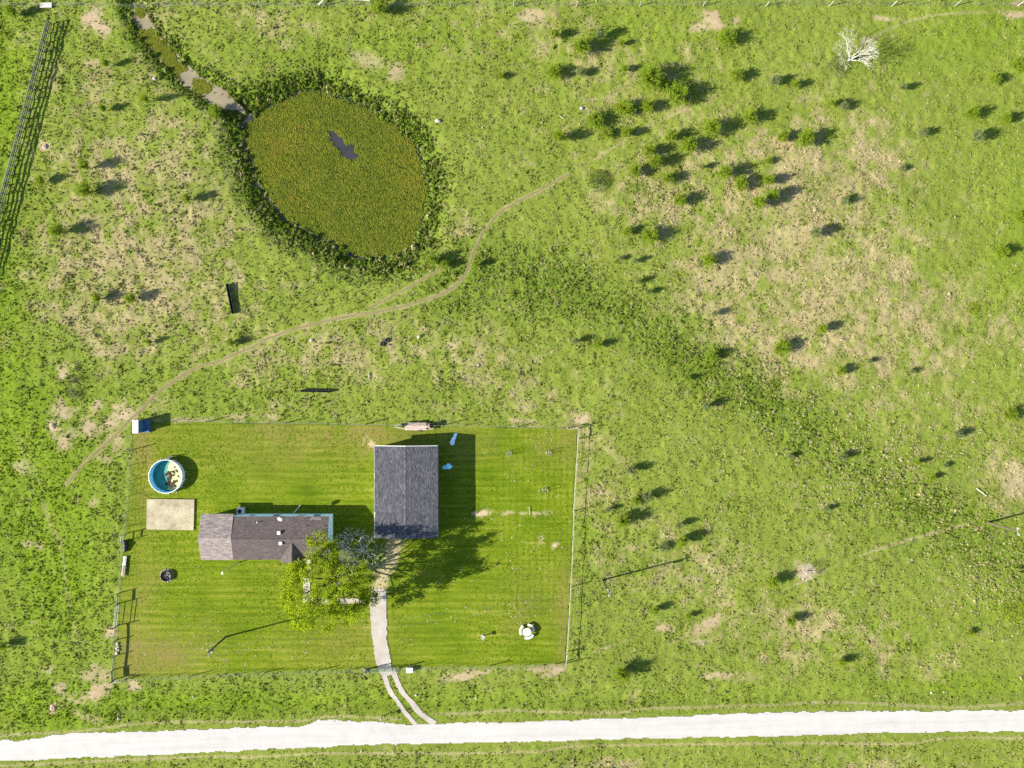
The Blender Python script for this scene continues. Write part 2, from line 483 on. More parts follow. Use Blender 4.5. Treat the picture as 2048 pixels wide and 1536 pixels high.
def heights(f, x, y):
    """lie of the land; f as given by fields()"""
    z = 0.35 * (fbm(x, y, 40, 2, 51) - .5)
    z = z * sstep(0, 60, f['yard']) * sstep(2, 40, f['road'])
    z = z - 1.05 * sstep(70, -22, f['pond'])
    z = z - 0.5 * sstep(40, 10, f['ditch']) * sstep(-5, 25, f['pond'] + 0 * f['ditch'])
    px, py = f['px'], f['py']
    dr = py - (1420 - 0.015 * (px - 1024))
    z = z - 0.25 * np.exp(-((dr + 18) / 16.0) ** 2)          # roadside ditch
    hum = fbm(x, y, 0.9, 3, 71)
    rough = np.clip(1 - 1.2 * f['bare'], 0.1, 1) * sstep(0, 8, f['yard']) * sstep(2, 12, f['road']) * sstep(3, 9, f['track']) * sstep(1, 8, f['path'])
    z = z + rough * (0.20 + 0.1 * f['lush']) * (hum - .5)
    z = z - 0.07 * sstep(3, -4, f['yard']) - 0.05 * sstep(2, -3, f['road'])
    return z

def hz(px, py):
    """ground height under a photo pixel (z small, so the shift is left out)"""
    i = int(np.searchsorted(GX, (px - 1024) * S)); j = int(np.searchsorted(GY, (768 - py) * S))
    i = min(max(i, 0), len(GX) - 1); j = min(max(j, 0), len(GY) - 1)
    if F['yard'][j, i] < 0: return 0.0
    return float(GZ[j, i])

# ------------------------------------------------------------------ pasture colours, shared by the ground and the tufts
def pasture_group():
    g = bpy.data.node_groups.new('pasture_colour', 'ShaderNodeTree')
    for n, t in (('Mask', 'NodeSocketColor'), ('Lush', 'NodeSocketFloat'), ('Vary', 'NodeSocketFloat')):
        g.interface.new_socket(n, in_out='INPUT', socket_type=t)
    g.interface.new_socket('Color', in_out='OUTPUT', socket_type='NodeSocketColor')
    gi = g.nodes.new('NodeGroupInput'); go = g.nodes.new('NodeGroupOutput')
    sp = g.nodes.new('ShaderNodeSeparateColor'); g.links.new(gi.outputs['Mask'], sp.inputs[0])
    dry, bare, lush = sp.outputs[0], sp.outputs[1], sp.outputs[2]
    vary = gi.outputs['Vary']
    base = ramp(g, vary, [(0.0, (0.086, 0.116, 0.017)), (0.45, (0.120, 0.153, 0.023)), (0.75, (0.152, 0.182, 0.034)), (1.0, (0.207, 0.218, 0.085))])
    deep = ramp(g, vary, [(0.0, (0.056, 0.092, 0.009)), (0.6, (0.088, 0.130, 0.013)), (1.0, (0.140, 0.172, 0.040))])
    viv = ramp(g, vary, [(0.0, (0.066, 0.118, 0.005)), (0.6, (0.108, 0.165, 0.006)), (1.0, (0.152, 0.200, 0.014))])
    tan = ramp(g, vary, [(0.0, (0.170, 0.140, 0.075)), (0.5, (0.270, 0.210, 0.120)), (1.0, (0.370, 0.290, 0.185))])
    soil = ramp(g, vary, [(0.0, (0.170, 0.140, 0.075)), (0.4, (0.270, 0.205, 0.130)), (1.0, (0.400, 0.325, 0.235))])
    c = mixc(g, gi.outputs['Lush'], base, viv)
    c = mixc(g, lush, c, deep)
    c = mixc(g, dry, c, tan)
    c = mixc(g, bare, c, soil)
    g.links.new(c, go.inputs[0])
    return g

PG = pasture_group()

def use_pasture(nt, mask, alpha, vary):
    n = nt.nodes.new('ShaderNodeGroup'); n.node_tree = PG
    nt.links.new(mask, n.inputs['Mask']); nt.links.new(alpha, n.inputs['Lush']); nt.links.new(vary, n.inputs['Vary'])
    return n.outputs['Color']

def ground_material():
    m, nt, b = new_mat('pasture_ground')
    a = nt.nodes.new('ShaderNodeAttribute'); a.attribute_name = 'mask'
    p = geo_pos(nt)
    n1 = noise(nt, 2.2, 6, 0.7, p); n2 = noise(nt, 9.0, 3, 0.6, p)
    v = mth(nt, 'ADD', mth(nt, 'MULTIPLY', n1, 0.65), mth(nt, 'MULTIPLY', n2, 0.35))
    v = mth(nt, 'ADD', v, mth(nt, 'MULTIPLY', mth(nt, 'SUBTRACT', noise(nt, 0.12, 3, 0.6, p), 0.5), 0.5))
    v = mth(nt, 'MULTIPLY', mth(nt, 'SUBTRACT', v, 0.25), 1.7, True)
    c = use_pasture(nt, a.outputs['Color'], a.outputs['Alpha'], v)
    nt.links.new(c, b.inputs['Base Color'])
    b.inputs['Roughness'].default_value = 0.95
    b.inputs['Specular IOR Level'].default_value = 0.05
    bump(nt, b, n2, 0.6, 0.12)
    return m

def tuft_material(name, rot=0.25):
    m, nt, b = new_mat(name)
    nt.nodes.remove(b)
    a = nt.nodes.new('ShaderNodeAttribute'); a.attribute_name = 'mask'; a.attribute_type = 'INSTANCER'
    v = attr(nt, 'vary', 'INSTANCER', 'Fac')
    c = use_pasture(nt, a.outputs['Color'], a.outputs['Alpha'], v)
    d = nt.nodes.new('ShaderNodeBsdfDiffuse'); t = nt.nodes.new('ShaderNodeBsdfTranslucent')
    nt.links.new(c, d.inputs['Color']); nt.links.new(c, t.inputs['Color'])
    mx = nt.nodes.new('ShaderNodeMixShader'); mx.inputs[0].default_value = rot
    nt.links.new(d.outputs[0], mx.inputs[1]); nt.links.new(t.outputs[0], mx.inputs[2])
    nt.links.new(mx.outputs[0], nt.nodes['Material Output'].inputs['Surface'])
    return m

def dense(lo, hi, step, far):
    core = np.arange(lo, hi + step * .5, step)
    g = [step]; out = []
    d = 0.0
    while d < far:
        g.append(g[-1] * 1.35); d += g[-1]; out.append(d)
    out = np.array(out)
    return np.concatenate([lo - out[::-1], core, hi + out])

GX = dense(-84.0, 84.0, 0.2, 3000.0)
GY = dense(-64.0, 64.0, 0.2, 3000.0)
_X, _Y = np.meshgrid(GX, GY)
F = fields(_X, _Y)
GZ = heights(F, _X, _Y)
mask = np.stack([F['dry'], F['bare'], F['lush'], F['vivid']], -1)
GROUND_MAT = ground_material()
ground = link('ground', grid_mesh('ground', GX, GY, GZ, None, GROUND_MAT, {'mask': mask}))
tag(ground, 'rough green and straw coloured pasture with hummocks and bare patches', None, None, 'structure')

_core = [(np.where(np.abs(GX + 84) < 1e-6)[0][0], np.where(np.abs(GY + 64) < 1e-6)[0][0])][0]
def look(x, y):
    """fields() read back from the ground grid, for many points"""
    i = np.clip(np.rint((x + 84) / 0.2).astype(int), 0, 840) + _core[0]; j = np.clip(np.rint((y + 64) / 0.2).astype(int), 0, 640) + _core[1]
    return {k: v[j, i] for k, v in F.items()}

# ------------------------------------------------------------------ mown lawn inside the fence
def lawn_material():
    m, nt, b = new_mat('mown_lawn')
    p = geo_pos(nt)
    sx = nt.nodes.new('ShaderNodeSeparateXYZ'); nt.links.new(p, sx.inputs[0])
    warp = mth(nt, 'MULTIPLY', mth(nt, 'SUBTRACT', noise(nt, 0.25, 3, 0.5, p), 0.5), 1.2)
    yy = mth(nt, 'ADD', sx.outputs['Y'], warp)
    stripe = mth(nt, 'SINE', mth(nt, 'MULTIPLY', yy, 5.6))
    xx = mth(nt, 'ADD', sx.outputs['X'], mth(nt, 'MULTIPLY', warp, 0.5))
    stripe2 = mth(nt, 'SINE', mth(nt, 'MULTIPLY', xx, 6.8))
    a = nt.nodes.new('ShaderNodeAttribute'); a.attribute_name = 'mask'
    sp = nt.nodes.new('ShaderNodeSeparateColor'); nt.links.new(a.outputs['Color'], sp.inputs[0])
    vert = sp.outputs[2]
    st = mth(nt, 'ADD', mth(nt, 'MULTIPLY', stripe, mth(nt, 'SUBTRACT', 1.0, mth(nt, 'MULTIPLY', vert, 0.7))), mth(nt, 'MULTIPLY', stripe2, vert))
    comb = nt.nodes.new('ShaderNodeCombineXYZ')
    nt.links.new(mth(nt, 'MULTIPLY', sx.outputs['X'], 0.12), comb.inputs[0]); nt.links.new(mth(nt, 'MULTIPLY', sx.outputs['Y'], 2.6), comb.inputs[1])
    streak = noise(nt, 1.0, 4, 0.6, comb.outputs[0])
    big = noise(nt, 0.16, 4, 0.6, p); fine = noise(nt, 6.0, 4, 0.7, p); mid = noise(nt, 1.1, 4, 0.6, p)
    v = mth(nt, 'ADD', mth(nt, 'MULTIPLY', big, 0.60), mth(nt, 'MULTIPLY', fine, 0.42))
    v = mth(nt, 'ADD', v, mth(nt, 'MULTIPLY', mth(nt, 'MULTIPLY', st, big), 0.12))
    v = mth(nt, 'ADD', v, mth(nt, 'MULTIPLY', streak, 0.75))
    v = mth(nt, 'ADD', v, mth(nt, 'MULTIPLY', mid, 0.18))
    v = mth(nt, 'MULTIPLY', mth(nt, 'SUBTRACT', v, 0.72), 1.75, True)
    c = ramp(nt, v, [(0.0, (0.042, 0.076, 0.003)), (0.3, (0.074, 0.112, 0.004)), (0.55, (0.102, 0.138, 0.007)), (0.8, (0.140, 0.160, 0.018)), (1.0, (0.188, 0.190, 0.045))])
    c = mixc(nt, mth(nt, 'MULTIPLY', sp.outputs[0], 0.8), c, ramp(nt, fine, [(0.3, (0.105, 0.090, 0.020)), (0.7, (0.190, 0.145, 0.055))]))
    c = mixc(nt, sp.outputs[1], c, ramp(nt, fine, [(0.3, (0.250, 0.190, 0.105)), (0.7, (0.430, 0.350, 0.240))]))
    nt.links.new(c, b.inputs['Base Color'])
    b.inputs['Roughness'].default_value = 0.95
    b.inputs['Specular IOR Level'].default_value = 0.05
    bump(nt, b, noise(nt, 14.0, 3, 0.6, p), 0.7, 0.05)
    return m

_lx = np.arange(-60.0, 12.0, 0.2); _ly = np.arange(-46.0, -4.0, 0.2)
_LX, _LY = np.meshgrid(_lx, _ly)
LF = look(_LX, _LY); LF['px'] = _LX / S + 1024; LF['py'] = 768 - _LY / S
lpx, lpy = LF['px'], LF['py']
l_dry = np.clip(gauss_sum(lpx, lpy, [(285, 920, 26, 130, .8), (640, 868, 260, 30, .55), (740, 880, 50, 30, .7), (700, 1290, 120, 60, .35), (330, 1310, 90, 50, .55), (262, 1290, 30, 90, .6), (1130, 890, 40, 40, .6), (1128, 1250, 14, 120, .8),
                                         (540, 920, 200, 40, .25), (1060, 1200, 70, 60, .3), (300, 1160, 30, 40, .4)]) * (0.5 + 1.5 * (LF['fine'] - .2)) + 0.25 * sstep(.62, .8, LF['mid']), 0, 1)
_br = LF['bare'] * (LF['yard'] < -1)
_dr, _ = dist_poly(lpx, lpy, [(757, 1190), (765, 1150), (785, 1110), (790, 1085)])
l_bare = np.maximum(_br, 0.75 * sstep(24, 6, _dr + 18 * (LF['fine'] - .5)))
l_vert = sstep(960, 1010, lpx) * sstep(1260, 1180, lpy) * 0.7
lmask = np.stack([l_dry, l_bare, l_vert, np.zeros_like(l_dry)], -1)
_lz = 0.02 + 0.05 * (fbm(_LX, _LY, 6, 3, 81) - .5)
_ins = inside(lpx, lpy, YARD)
_keep = _ins[:-1, :-1] & _ins[1:, 1:] & _ins[1:, :-1] & _ins[:-1, 1:]
lawn = link('lawn', grid_mesh('lawn', _lx, _ly, _lz, _keep, lawn_material(), {'mask': lmask}))
tag(lawn, 'mown yellow green lawn with mowing stripes inside the wire fence', None, None, 'structure')

# ------------------------------------------------------------------ road, drive and paths
def sheet(name, poly, z, mat, label, step=0.35, rag=5.0, follow=False, seed=5, kind='structure', soft=None):
    xs = [(p[0] - 1024) * S for p in poly]; ys = [(768 - p[1]) * S for p in poly]
    gx = np.arange(min(xs) - .6, max(xs) + .6, step); gy = np.arange(min(ys) - .6, max(ys) + .6, step)
    X, Y = np.meshgrid(gx, gy)
    px = X / S + 1024; py = 768 - Y / S
    wx = px + rag * 2 * (fbm(X, Y, 1.3, 3, seed) - .5); wy = py + rag * 2 * (fbm(X, Y, 1.3, 3, seed + 9) - .5)
    ins = inside(wx, wy, poly)
    keep = (ins[:-1, :-1].astype(int) + ins[1:, 1:] + ins[1:, :-1] + ins[:-1, 1:]) >= 2
    if follow:
        f = fields(X, Y); zz = heights(f, X, Y) + z + rag * 0
    else:
        zz = np.full(X.shape, z) + 0.02 * (fbm(X, Y, 2.0, 2, seed) - .5)
    o = link(name, grid_mesh(name, gx, gy, zz, keep, mat))
    return tag(o, label, None, None, kind)

def gravel_material(name, lo, mid, hi, scale=5.0, streak=True):
    m, nt, b = new_mat(name)
    p = geo_pos(nt)
    n1 = noise(nt, scale, 8, 0.75, p); n2 = noise(nt, 0.6, 3, 0.5, p)
    v = mth(nt, 'ADD', mth(nt, 'MULTIPLY', n1, 0.7), mth(nt, 'MULTIPLY', n2, 0.3))
    if streak:
        sx = nt.nodes.new('ShaderNodeSeparateXYZ'); nt.links.new(p, sx.inputs[0])
        cb = nt.nodes.new('ShaderNodeCombineXYZ')
        nt.links.new(mth(nt, 'MULTIPLY', sx.outputs['X'], 0.05), cb.inputs[0])
        nt.links.new(mth(nt, 'SUBTRACT', sx.outputs['Y'], mth(nt, 'MULTIPLY', sx.outputs['X'], 0.022)), cb.inputs[1])
        v = mth(nt, 'ADD', mth(nt, 'MULTIPLY', v, 0.7), mth(nt, 'MULTIPLY', noise(nt, 1.6, 3, 0.5, cb.outputs[0]), 0.3))
    c = ramp(nt, v, [(0.3, lo), (0.5, mid), (0.68, hi)])
    nt.links.new(c, b.inputs['Base Color'])
    b.inputs['Roughness'].default_value = 0.95
    bump(nt, b, n1, 0.5, 0.03)
    return m

ROAD_MAT = gravel_material('white_gravel', (0.235, 0.225, 0.215), (0.315, 0.303, 0.293), (0.365, 0.354, 0.345))
DRIVE_MAT = gravel_material('drive_gravel', (0.17, 0.14, 0.11), (0.28, 0.255, 0.225), (0.36, 0.335, 0.305), 9.0, False)
DIRT_MAT = gravel_material('trodden_dirt', (0.095, 0.080, 0.034), (0.140, 0.115, 0.055), (0.20, 0.162, 0.09), 6.0, False)
sheet('gravel_road', ROAD, 0.03, ROAD_MAT, 'white crushed gravel road crossing below the fenced yard', 0.14, 3.6)
sheet('driveway', DRIVE, 0.075, DRIVE_MAT, 'pale gravel driveway running from the gate up to the garage', 0.14, 3.0)
def ribbon(line, half, taper=0.0):
    L, Rr = [], []
    for i, (x, y) in enumerate(line):
        a = line[max(i - 1, 0)]; b = line[min(i + 1, len(line) - 1)]
        dx, dy = b[0] - a[0], b[1] - a[1]; n = math.hypot(dx, dy) + 1e-6
        h = half(i / (len(line) - 1)) if callable(half) else half
        L.append((x - dy / n * h, y + dx / n * h)); Rr.append((x + dy / n * h, y - dx / n * h))
    return L + Rr[::-1]
sheet('wheel_track', ribbon(TRACK_A, lambda t: 4.4 - 0.5 * t), 0.05, DRIVE_MAT, 'left gravel wheel track from the gate to the road', 0.1, 2.2, True, 6)
sheet('wheel_track', ribbon(TRACK_B, lambda t: 4.6 + 0.9 * t), 0.05, DRIVE_MAT, 'right gravel wheel track from the gate to the road', 0.1, 2.2, True, 8)
sheet('cattle_path', ribbon(TRAIL, lambda t: (2.1 if t < .3 else 1.3) * (1 if t < .82 else 1 - 2.6 * (t - .82))), 0.03, DIRT_MAT, 'narrow trodden cattle path winding past the pond', 0.09, 1.9, True, 3)
sheet('cattle_path', ribbon(TRAIL2, lambda t: 1.0), 0.03, DIRT_MAT, 'short side branch of the cattle path by the pond', 0.12, 1.5, True, 4)
# ------------------------------------------------------------------ pond and ditch
def water_material(name, col, rough=0.06):
    m, nt, b = new_mat(name)
    p = geo_pos(nt)
    c = ramp(nt, noise(nt, 0.5, 4, 0.6, p), [(0.3, tuple(k * .7 for k in col)), (0.7, col)])
    nt.links.new(c, b.inputs['Base Color'])
    b.inputs['Roughness'].default_value = rough
    b.inputs['Specular IOR Level'].default_value = 0.5
    bump(nt, b, noise(nt, 3.0, 2, 0.5, p), 0.05, 0.02)
    return m
WATER_Z = -0.86
_pc = (665, 345)
_pp = [((x - _pc[0]) * 1.07 + _pc[0], (y - _pc[1]) * 1.07 + _pc[1]) for x, y in POND]
sheet('pond_water', _pp, WATER_Z, water_material('dark_pond_water', (0.030, 0.029, 0.032)), 'dark still pond water showing through a gap in the floating weed', 0.5, 0)
bpy.data.objects['pond_water'].data.transform(Matrix.Translation((0, 0, 0)))
sheet('ditch_water', ribbon(smooth_line(DITCH, 4), lambda t: (12 + 10 * t) * (1 if t < .85 else max(.1, (1 - t) / .15))), -0.40, water_material('muddy_water', (0.165, 0.140, 0.080), 0.6), 'muddy brown water lying in the weedy ditch above the pond', 0.12, 9)
sheet('rill_water', ribbon(smooth_line(RILL, 4), 4.5), -0.30, water_material('rill', (0.03, 0.035, 0.045), 0.1), 'thin dark rill of water beside the pond bank', 0.2, 3)

# ------------------------------------------------------------------ scattered grass (uncountable)
def blades(n, spread, height, width, lean, seed, bend=0.0):
    g = np.random.default_rng(seed)
    v, f = [], []
    for i in range(n):
        a = g.uniform(0, 2 * math.pi); r = spread * math.sqrt(g.uniform(0, 1)) * .55
        bx, by = r * math.cos(a), r * math.sin(a)
        h = height * g.uniform(.55, 1.1); l = lean * g.uniform(.3, 1.2)
        a2 = a + g.uniform(-.7, .7)
        tx, ty = bx + math.cos(a2) * l, by + math.sin(a2) * l
        t = g.uniform(0, 2 * math.pi); wx, wy = math.cos(t) * width / 2, math.sin(t) * width / 2
        mx, my = bx + (tx - bx) * .4, by + (ty - by) * .4
        k = len(v)
        v += [(bx - wx, by - wy, 0), (bx + wx, by + wy, 0), (mx + wx * .9, my + wy * .9, h * .62), (mx - wx * .9, my - wy * .9, h * .62), (tx, ty, h * (1 - bend))]
        f += [(k, k + 1, k + 2, k + 3), (k + 3, k + 2, k + 4)]
    return v, f

def clump(seed, rad=.22, height=.17, nb=9, bw=.05, blade=.2):
    """a tussock: a ragged low mound of matted grass with blades leaning out of it"""
    g = np.random.default_rng(seed); v, f = [], []
    n = 9
    ax, ay = g.uniform(-.05, .05, 2)
    ph = g.uniform(0, 6.28)
    for q, (rr, zz) in enumerate(((1.0, -.06), (.86, .45), (.5, .88))):
        for i in range(n):
            a = ph + 2 * math.pi * (i + .5 * (q % 2)) / n
            r = rad * rr * g.uniform(.62, 1.3)
            v.append((ax * zz + r * math.cos(a), ay * zz + r * math.sin(a) * .9, height * zz * g.uniform(.6, 1.3) - (.03 if q == 0 else 0)))
    v.append((ax, ay, height * g.uniform(.8, 1.1)))
    for q in range(2):
        for i in range(n):
            j = (i + 1) % n
            if q == 0: f += [(i, j, n + i), (j, n + j, n + i)]
            else: f += [(n + i, n + j, 2 * n + j), (n + i, 2 * n + j, 2 * n + i)]
    for i in range(n): f.append((2 * n + i, 2 * n + (i + 1) % n, 3 * n))
    for i in range(nb):
        a = g.uniform(0, 6.283); r = rad * g.uniform(.1, .7); bx, by = r * math.cos(a), r * math.sin(a)
        l = blade * g.uniform(.4, 1.0); a2 = a + g.uniform(-.6, .6)
        t = a2 + math.pi / 2; w = bw / 2
        h0 = height * .5; h1 = height * g.uniform(.9, 1.6)
        k = len(v)
        v += [(bx - math.cos(t) * w, by - math.sin(t) * w, h0), (bx + math.cos(t) * w, by + math.sin(t) * w, h0), (bx + math.cos(a2) * l, by + math.sin(a2) * l, h1)]
        f.append((k, k + 1, k + 2))
    return v, f

def proto_collection(name, meshes, mat):
    c = bpy.data.collections.new(name)
    for i, (v, f) in enumerate(meshes):
        me = bpy.data.meshes.new('%s_clump' % name); me.from_pydata(v, [], f); me.materials.append(mat); me.update()
        c.objects.link(bpy.data.objects.new('%s_clump' % name, me))
    return c

def scatter(name, co, rot, scl, mask, vary, coll, label):
    n = len(co)
    me = bpy.data.meshes.new(name)
    me.vertices.add(n); me.vertices.foreach_set('co', co.astype(np.float32).ravel())
    for nm, typ, key, arr in (('rot', 'FLOAT_VECTOR', 'vector', rot), ('scl', 'FLOAT_VECTOR', 'vector', scl), ('mask', 'FLOAT_COLOR', 'color', mask), ('vary', 'FLOAT', 'value', vary)):
        a = me.attributes.new(nm, typ, 'POINT'); a.data.foreach_set(key, arr.astype(np.float32).ravel())
    me.update()
    o = link(name, me)
    tag(o, label, None, None, 'stuff')
    ng = bpy.data.node_groups.new(name + '_scatter', 'GeometryNodeTree')
    ng.interface.new_socket('Geometry', in_out='INPUT', socket_type='NodeSocketGeometry')
    ng.interface.new_socket('Geometry', in_out='OUTPUT', socket_type='NodeSocketGeometry')
    gi = ng.nodes.new('NodeGroupInput'); go = ng.nodes.new('NodeGroupOutput')
    ip = ng.nodes.new('GeometryNodeInstanceOnPoints')
    ci = ng.nodes.new('GeometryNodeCollectionInfo')
    ci.inputs['Collection'].default_value = coll
    ci.inputs['Separate Children'].default_value = True
    ci.inputs['Reset Children'].default_value = True
    ng.links.new(gi.outputs[0], ip.inputs['Points']); ng.links.new(ci.outputs[0], ip.inputs['Instance'])
    ip.inputs['Pick Instance'].default_value = True
    for nm, sock in (('rot', 'Rotation'), ('scl', 'Scale')):
        na = ng.nodes.new('GeometryNodeInputNamedAttribute'); na.data_type = 'FLOAT_VECTOR'; na.inputs['Name'].default_value = nm
        ng.links.new(na.outputs['Attribute'], ip.inputs[sock])
    ng.links.new(ip.outputs[0], go.inputs[0])
    md = o.modifiers.new('scatter', 'NODES'); md.node_group = ng
    return o

TUFT_MAT = tuft_material('grass_tuft')
tufts = proto_collection('grass', [clump(s) for s in range(5)] + [clump(20 + s, .19, .25, 16, .05, .24) for s in range(3)], TUFT_MAT)

def sample_grass():
    n0 = 300000
    x = rng.uniform(-82, 82, n0); y = rng.uniform(-62, 62, n0)
    f = look(x, y); f['px'] = x / S + 1024; f['py'] = 768 - y / S
    d = 0.62 + 0.5 * f['lush'] + 0.25 * f['vivid']
    d = d * (0.5 + 0.75 * sstep(.32, .68, fbm(x, y, 1.1, 2, 141)))
    d = np.where(f['dry'] > .4, d * 0.95, d)
    d = d * np.clip(1 - 0.93 * f['bare'], 0, 1)
    d = d * sstep(1.5, 6, f['path']) * sstep(3.5, 8, f['track']) * sstep(-1.5, 2.0, f['road']) * sstep(-2, 1.5, f['yard'])
    d = d * sstep(-8, 3, f['pond'])
    d = d * (1 - sstep(17, 6, f['ditch']) * .55) * sstep(1, 5, f['rill'])
    keep = rng.uniform(0, 1, n0) < d
    x, y = x[keep], y[keep]
    f = {k: v[keep] for k, v in f.items()}
    n = len(x)
    z = heights(f, x, y) - 0.02
    u = rng.uniform(0, 1, n)
    ring = np.exp(-((f['pond'] - 18) / 28.0) ** 2) + 0.8 * np.exp(-((f['ditch'] - 18) / 9.0) ** 2)
    clump = fbm(x, y, 1.3, 2, 131)
    big = np.where(u > .93, 1.5, 1.0) * (0.5 + 0.8 * clump) * rng.uniform(.7, 1.2, n)
    size = big * (0.62 + 0.25 * f['lush'] + 0.1 * f['dry'])
    size = size * (1 + 0.55 * np.clip(ring, 0, 1))
    near = sstep(3, 12, f['path']) * .5 + .5
    near = near * (sstep(2, 30, f['road']) * .5 + .5) * (sstep(0, 20, f['yard']) * .4 + .6)
    quiet = gauss_sum(f['px'], f['py'], [(1800, 120, 400, 200, .35), (1900, 650, 250, 250, .2), (1300, 120, 200, 120, .2)])
    hgt = size * (0.40 + 0.75 * rng.uniform(0, 1, n) ** 2) * (1 - quiet) * (1 + .35 * f['lush']) * near * (1 + 0.45 * np.clip(ring, 0, 1))
    rot = np.stack([rng.normal(0, .08, n), rng.normal(0, .08, n), rng.uniform(0, 6.283, n)], -1)
    scl = np.stack([size, size, hgt], -1)
    dry = np.clip(f['dry'] + np.where(rng.uniform(0, 1, n) < .09, .6, 0), 0, 1)
    dry = dry * (rng.uniform(0, 1, n) < .82)
    mask = np.stack([dry, f['bare'] * .35, f['lush'], f['vivid']], -1)
    vary = np.clip(0.32 + 0.5 * f['fine'] + rng.normal(0, .22, n), 0, 1)
    pale = rng.uniform(0, 1, n) < gauss_sum(f['px'], f['py'], [(1850, 870, 190, 110, .30), (1960, 1180, 120, 90, .36), (1700, 960, 120, 80, .2), (180, 650, 140, 70, .2), (1320, 620, 120, 70, .10), (1460, 880, 90, 60, .2), (700, 500, 160, 60, .15)])
    vary = np.where(pale, 1.0, vary); mask[:, 0] = np.where(pale, .35, mask[:, 0])
    return np.stack([x, y, z], -1), rot, scl, mask, vary

_co, _rot, _scl, _mk, _vr = sample_grass()
scatter('pasture_grass', _co, _rot, _scl, _mk, _vr, tufts, 'rough pasture grass tufts covering the field around the yard')

# short tufts and seedy clumps in the lawn
def sample_lawn():
    n0 = 90000
    x = rng.uniform(-60, 11, n0); y = rng.uniform(-45, -5, n0)
    f = look(x, y); f['px'] = x / S + 1024; f['py'] = 768 - y / S
    keep = (f['yard'] < -2) & (rng.uniform(0, 1, n0) < .22) & (f['bare'] < .5) & ~inside(f['px'], f['py'], [(736, 1180), (738, 1340), (790, 1340), (780, 1180)])
    x, y = x[keep], y[keep]; f = {k: v[keep] for k, v in f.items()}
    n = len(x)
    puff = gauss_sum(f['px'], f['py'], [(400, 1290, 110, 60, .6), (480, 1310, 120, 40, .8), (320, 1075, 40, 40, .4), (860, 1310, 70, 25, .7), (1060, 1215, 50, 40, .8), (930, 1220, 60, 60, .5), (820, 1190, 50, 40, .5), (1060, 880, 40, 50, .8), (1010, 925, 40, 40, .5), (980, 1100, 90, 60, .3), (1090, 1130, 40, 40, .4), (380, 1130, 40, 30, .4)])
    cl = fbm(x, y, 1.0, 3, 171)
    isp = rng.uniform(0, 1, n) < 0.85 * puff * sstep(.55, .68, cl)
    s = np.where(isp, rng.uniform(.3, .75, n), rng.uniform(.3, .6, n))
    h = np.where(isp, rng.uniform(.15, .3, n), rng.uniform(.06, .15, n))
    mask = np.stack([isp * .5, isp * .2, np.full(n, .35), np.full(n, .85)], -1)
    vary = np.where(isp, rng.uniform(.8, 1, n), rng.uniform(.1, .8, n))
    rot = np.stack([np.zeros(n), np.zeros(n), rng.uniform(0, 6.283, n)], -1)
    return np.stack([x, y, np.full(n, .015)], -1), rot, np.stack([s, s, h], -1), mask, vary
scatter('lawn_grass', *sample_lawn(), tufts, 'short mown grass and pale seedy clumps in the fenced lawn')

# floating pond weed
def weed_meshes():
    out = []
    for s in range(4):
        g = np.random.default_rng(300 + s); v, f = [], []
        for i in range(7):
            cx, cy = g.uniform(-.16, .16, 2); r = g.uniform(.06, .125); z = g.uniform(.0, .035); k = len(v)
            tilt = g.uniform(-.3, .3, 2)
            for j in range(6):
                a = j * math.pi / 3
                dx, dy = r * math.cos(a), r * math.sin(a) * .75
                v.append((cx + dx, cy + dy, z + .02 + tilt[0] * dx + tilt[1] * dy))
            f.append(tuple(range(k, k + 6)))
        out.append((v, f))
    return out

def weed_material():
    m, nt, b = new_mat('pond_weed')
    v = attr(nt, 'vary', 'INSTANCER', 'Fac')
    c = ramp(nt, v, [(0.0, (0.045, 0.064, 0.008)), (0.4, (0.070, 0.090, 0.009)), (0.75, (0.092, 0.104, 0.010)), (0.95, (0.115, 0.102, 0.011)), (1.0, (0.135, 0.088, 0.014))])
    nt.links.new(c, b.inputs['Base Color']); b.inputs['Roughness'].default_value = .9; b.inputs['Specular IOR Level'].default_value = .05
    return m

def sample_weed():
    n0 = 125000
    x = rng.uniform(-42, -10, n0); y = rng.uniform(17, 45, n0)
    px = x / S + 1024; py = 768 - y / S
    f = look(x, y); f['px'] = x / S + 1024; f['py'] = 768 - y / S
    jx = px + rng.normal(0, 1.5, n0) + 16 * (fbm(x, y, .9, 3, 401) - .5); jy = py + rng.normal(0, 1.5, n0) + 16 * (fbm(x, y, .9, 3, 409) - .5)
    gap = fbm(x, y, 2.0, 3, 211)
    keep = (f['pond'] < 1) & ~inside(jx, jy, OPEN_WATER)
    dens = 0.97 - 0.6 * sstep(.60, .75, gap) * sstep(-40, -8, f['pond'])
    top = np.exp(-(((px - 668) / 45) ** 2 + ((py - 186) / 12) ** 2))
    keep &= rng.uniform(0, 1, n0) < dens * (1 - .85 * top)
    x, y = x[keep], y[keep]; n = len(x)
    ff = {k: v[keep] for k, v in f.items()}
    rot = np.stack([np.zeros(n), np.zeros(n), rng.uniform(0, 6.283, n)], -1)
    s = rng.uniform(.7, 1.35, n); scl = np.stack([s, s, s * rng.uniform(.4, 1.5, n)], -1)
    orange = gauss_sum(ff['px'], ff['py'], [(560, 300, 70, 90, .22), (600, 420, 60, 30, .12), (820, 340, 40, 70, .2), (730, 470, 70, 40, .05), (800, 300, 60, 50, .1)])
    vary = np.clip(.16 + .55 * fbm(x, y, 1.2, 3, 231) + orange + rng.normal(0, .17, n), 0, 1)
    mk = np.zeros((n, 4))
    return np.stack([x, y, np.full(n, WATER_Z + .012)], -1), rot, scl, mk, vary
scatter('pond_weed', *sample_weed(), proto_collection('weed', weed_meshes(), weed_material()), 'olive and orange floating weed covering the pond')

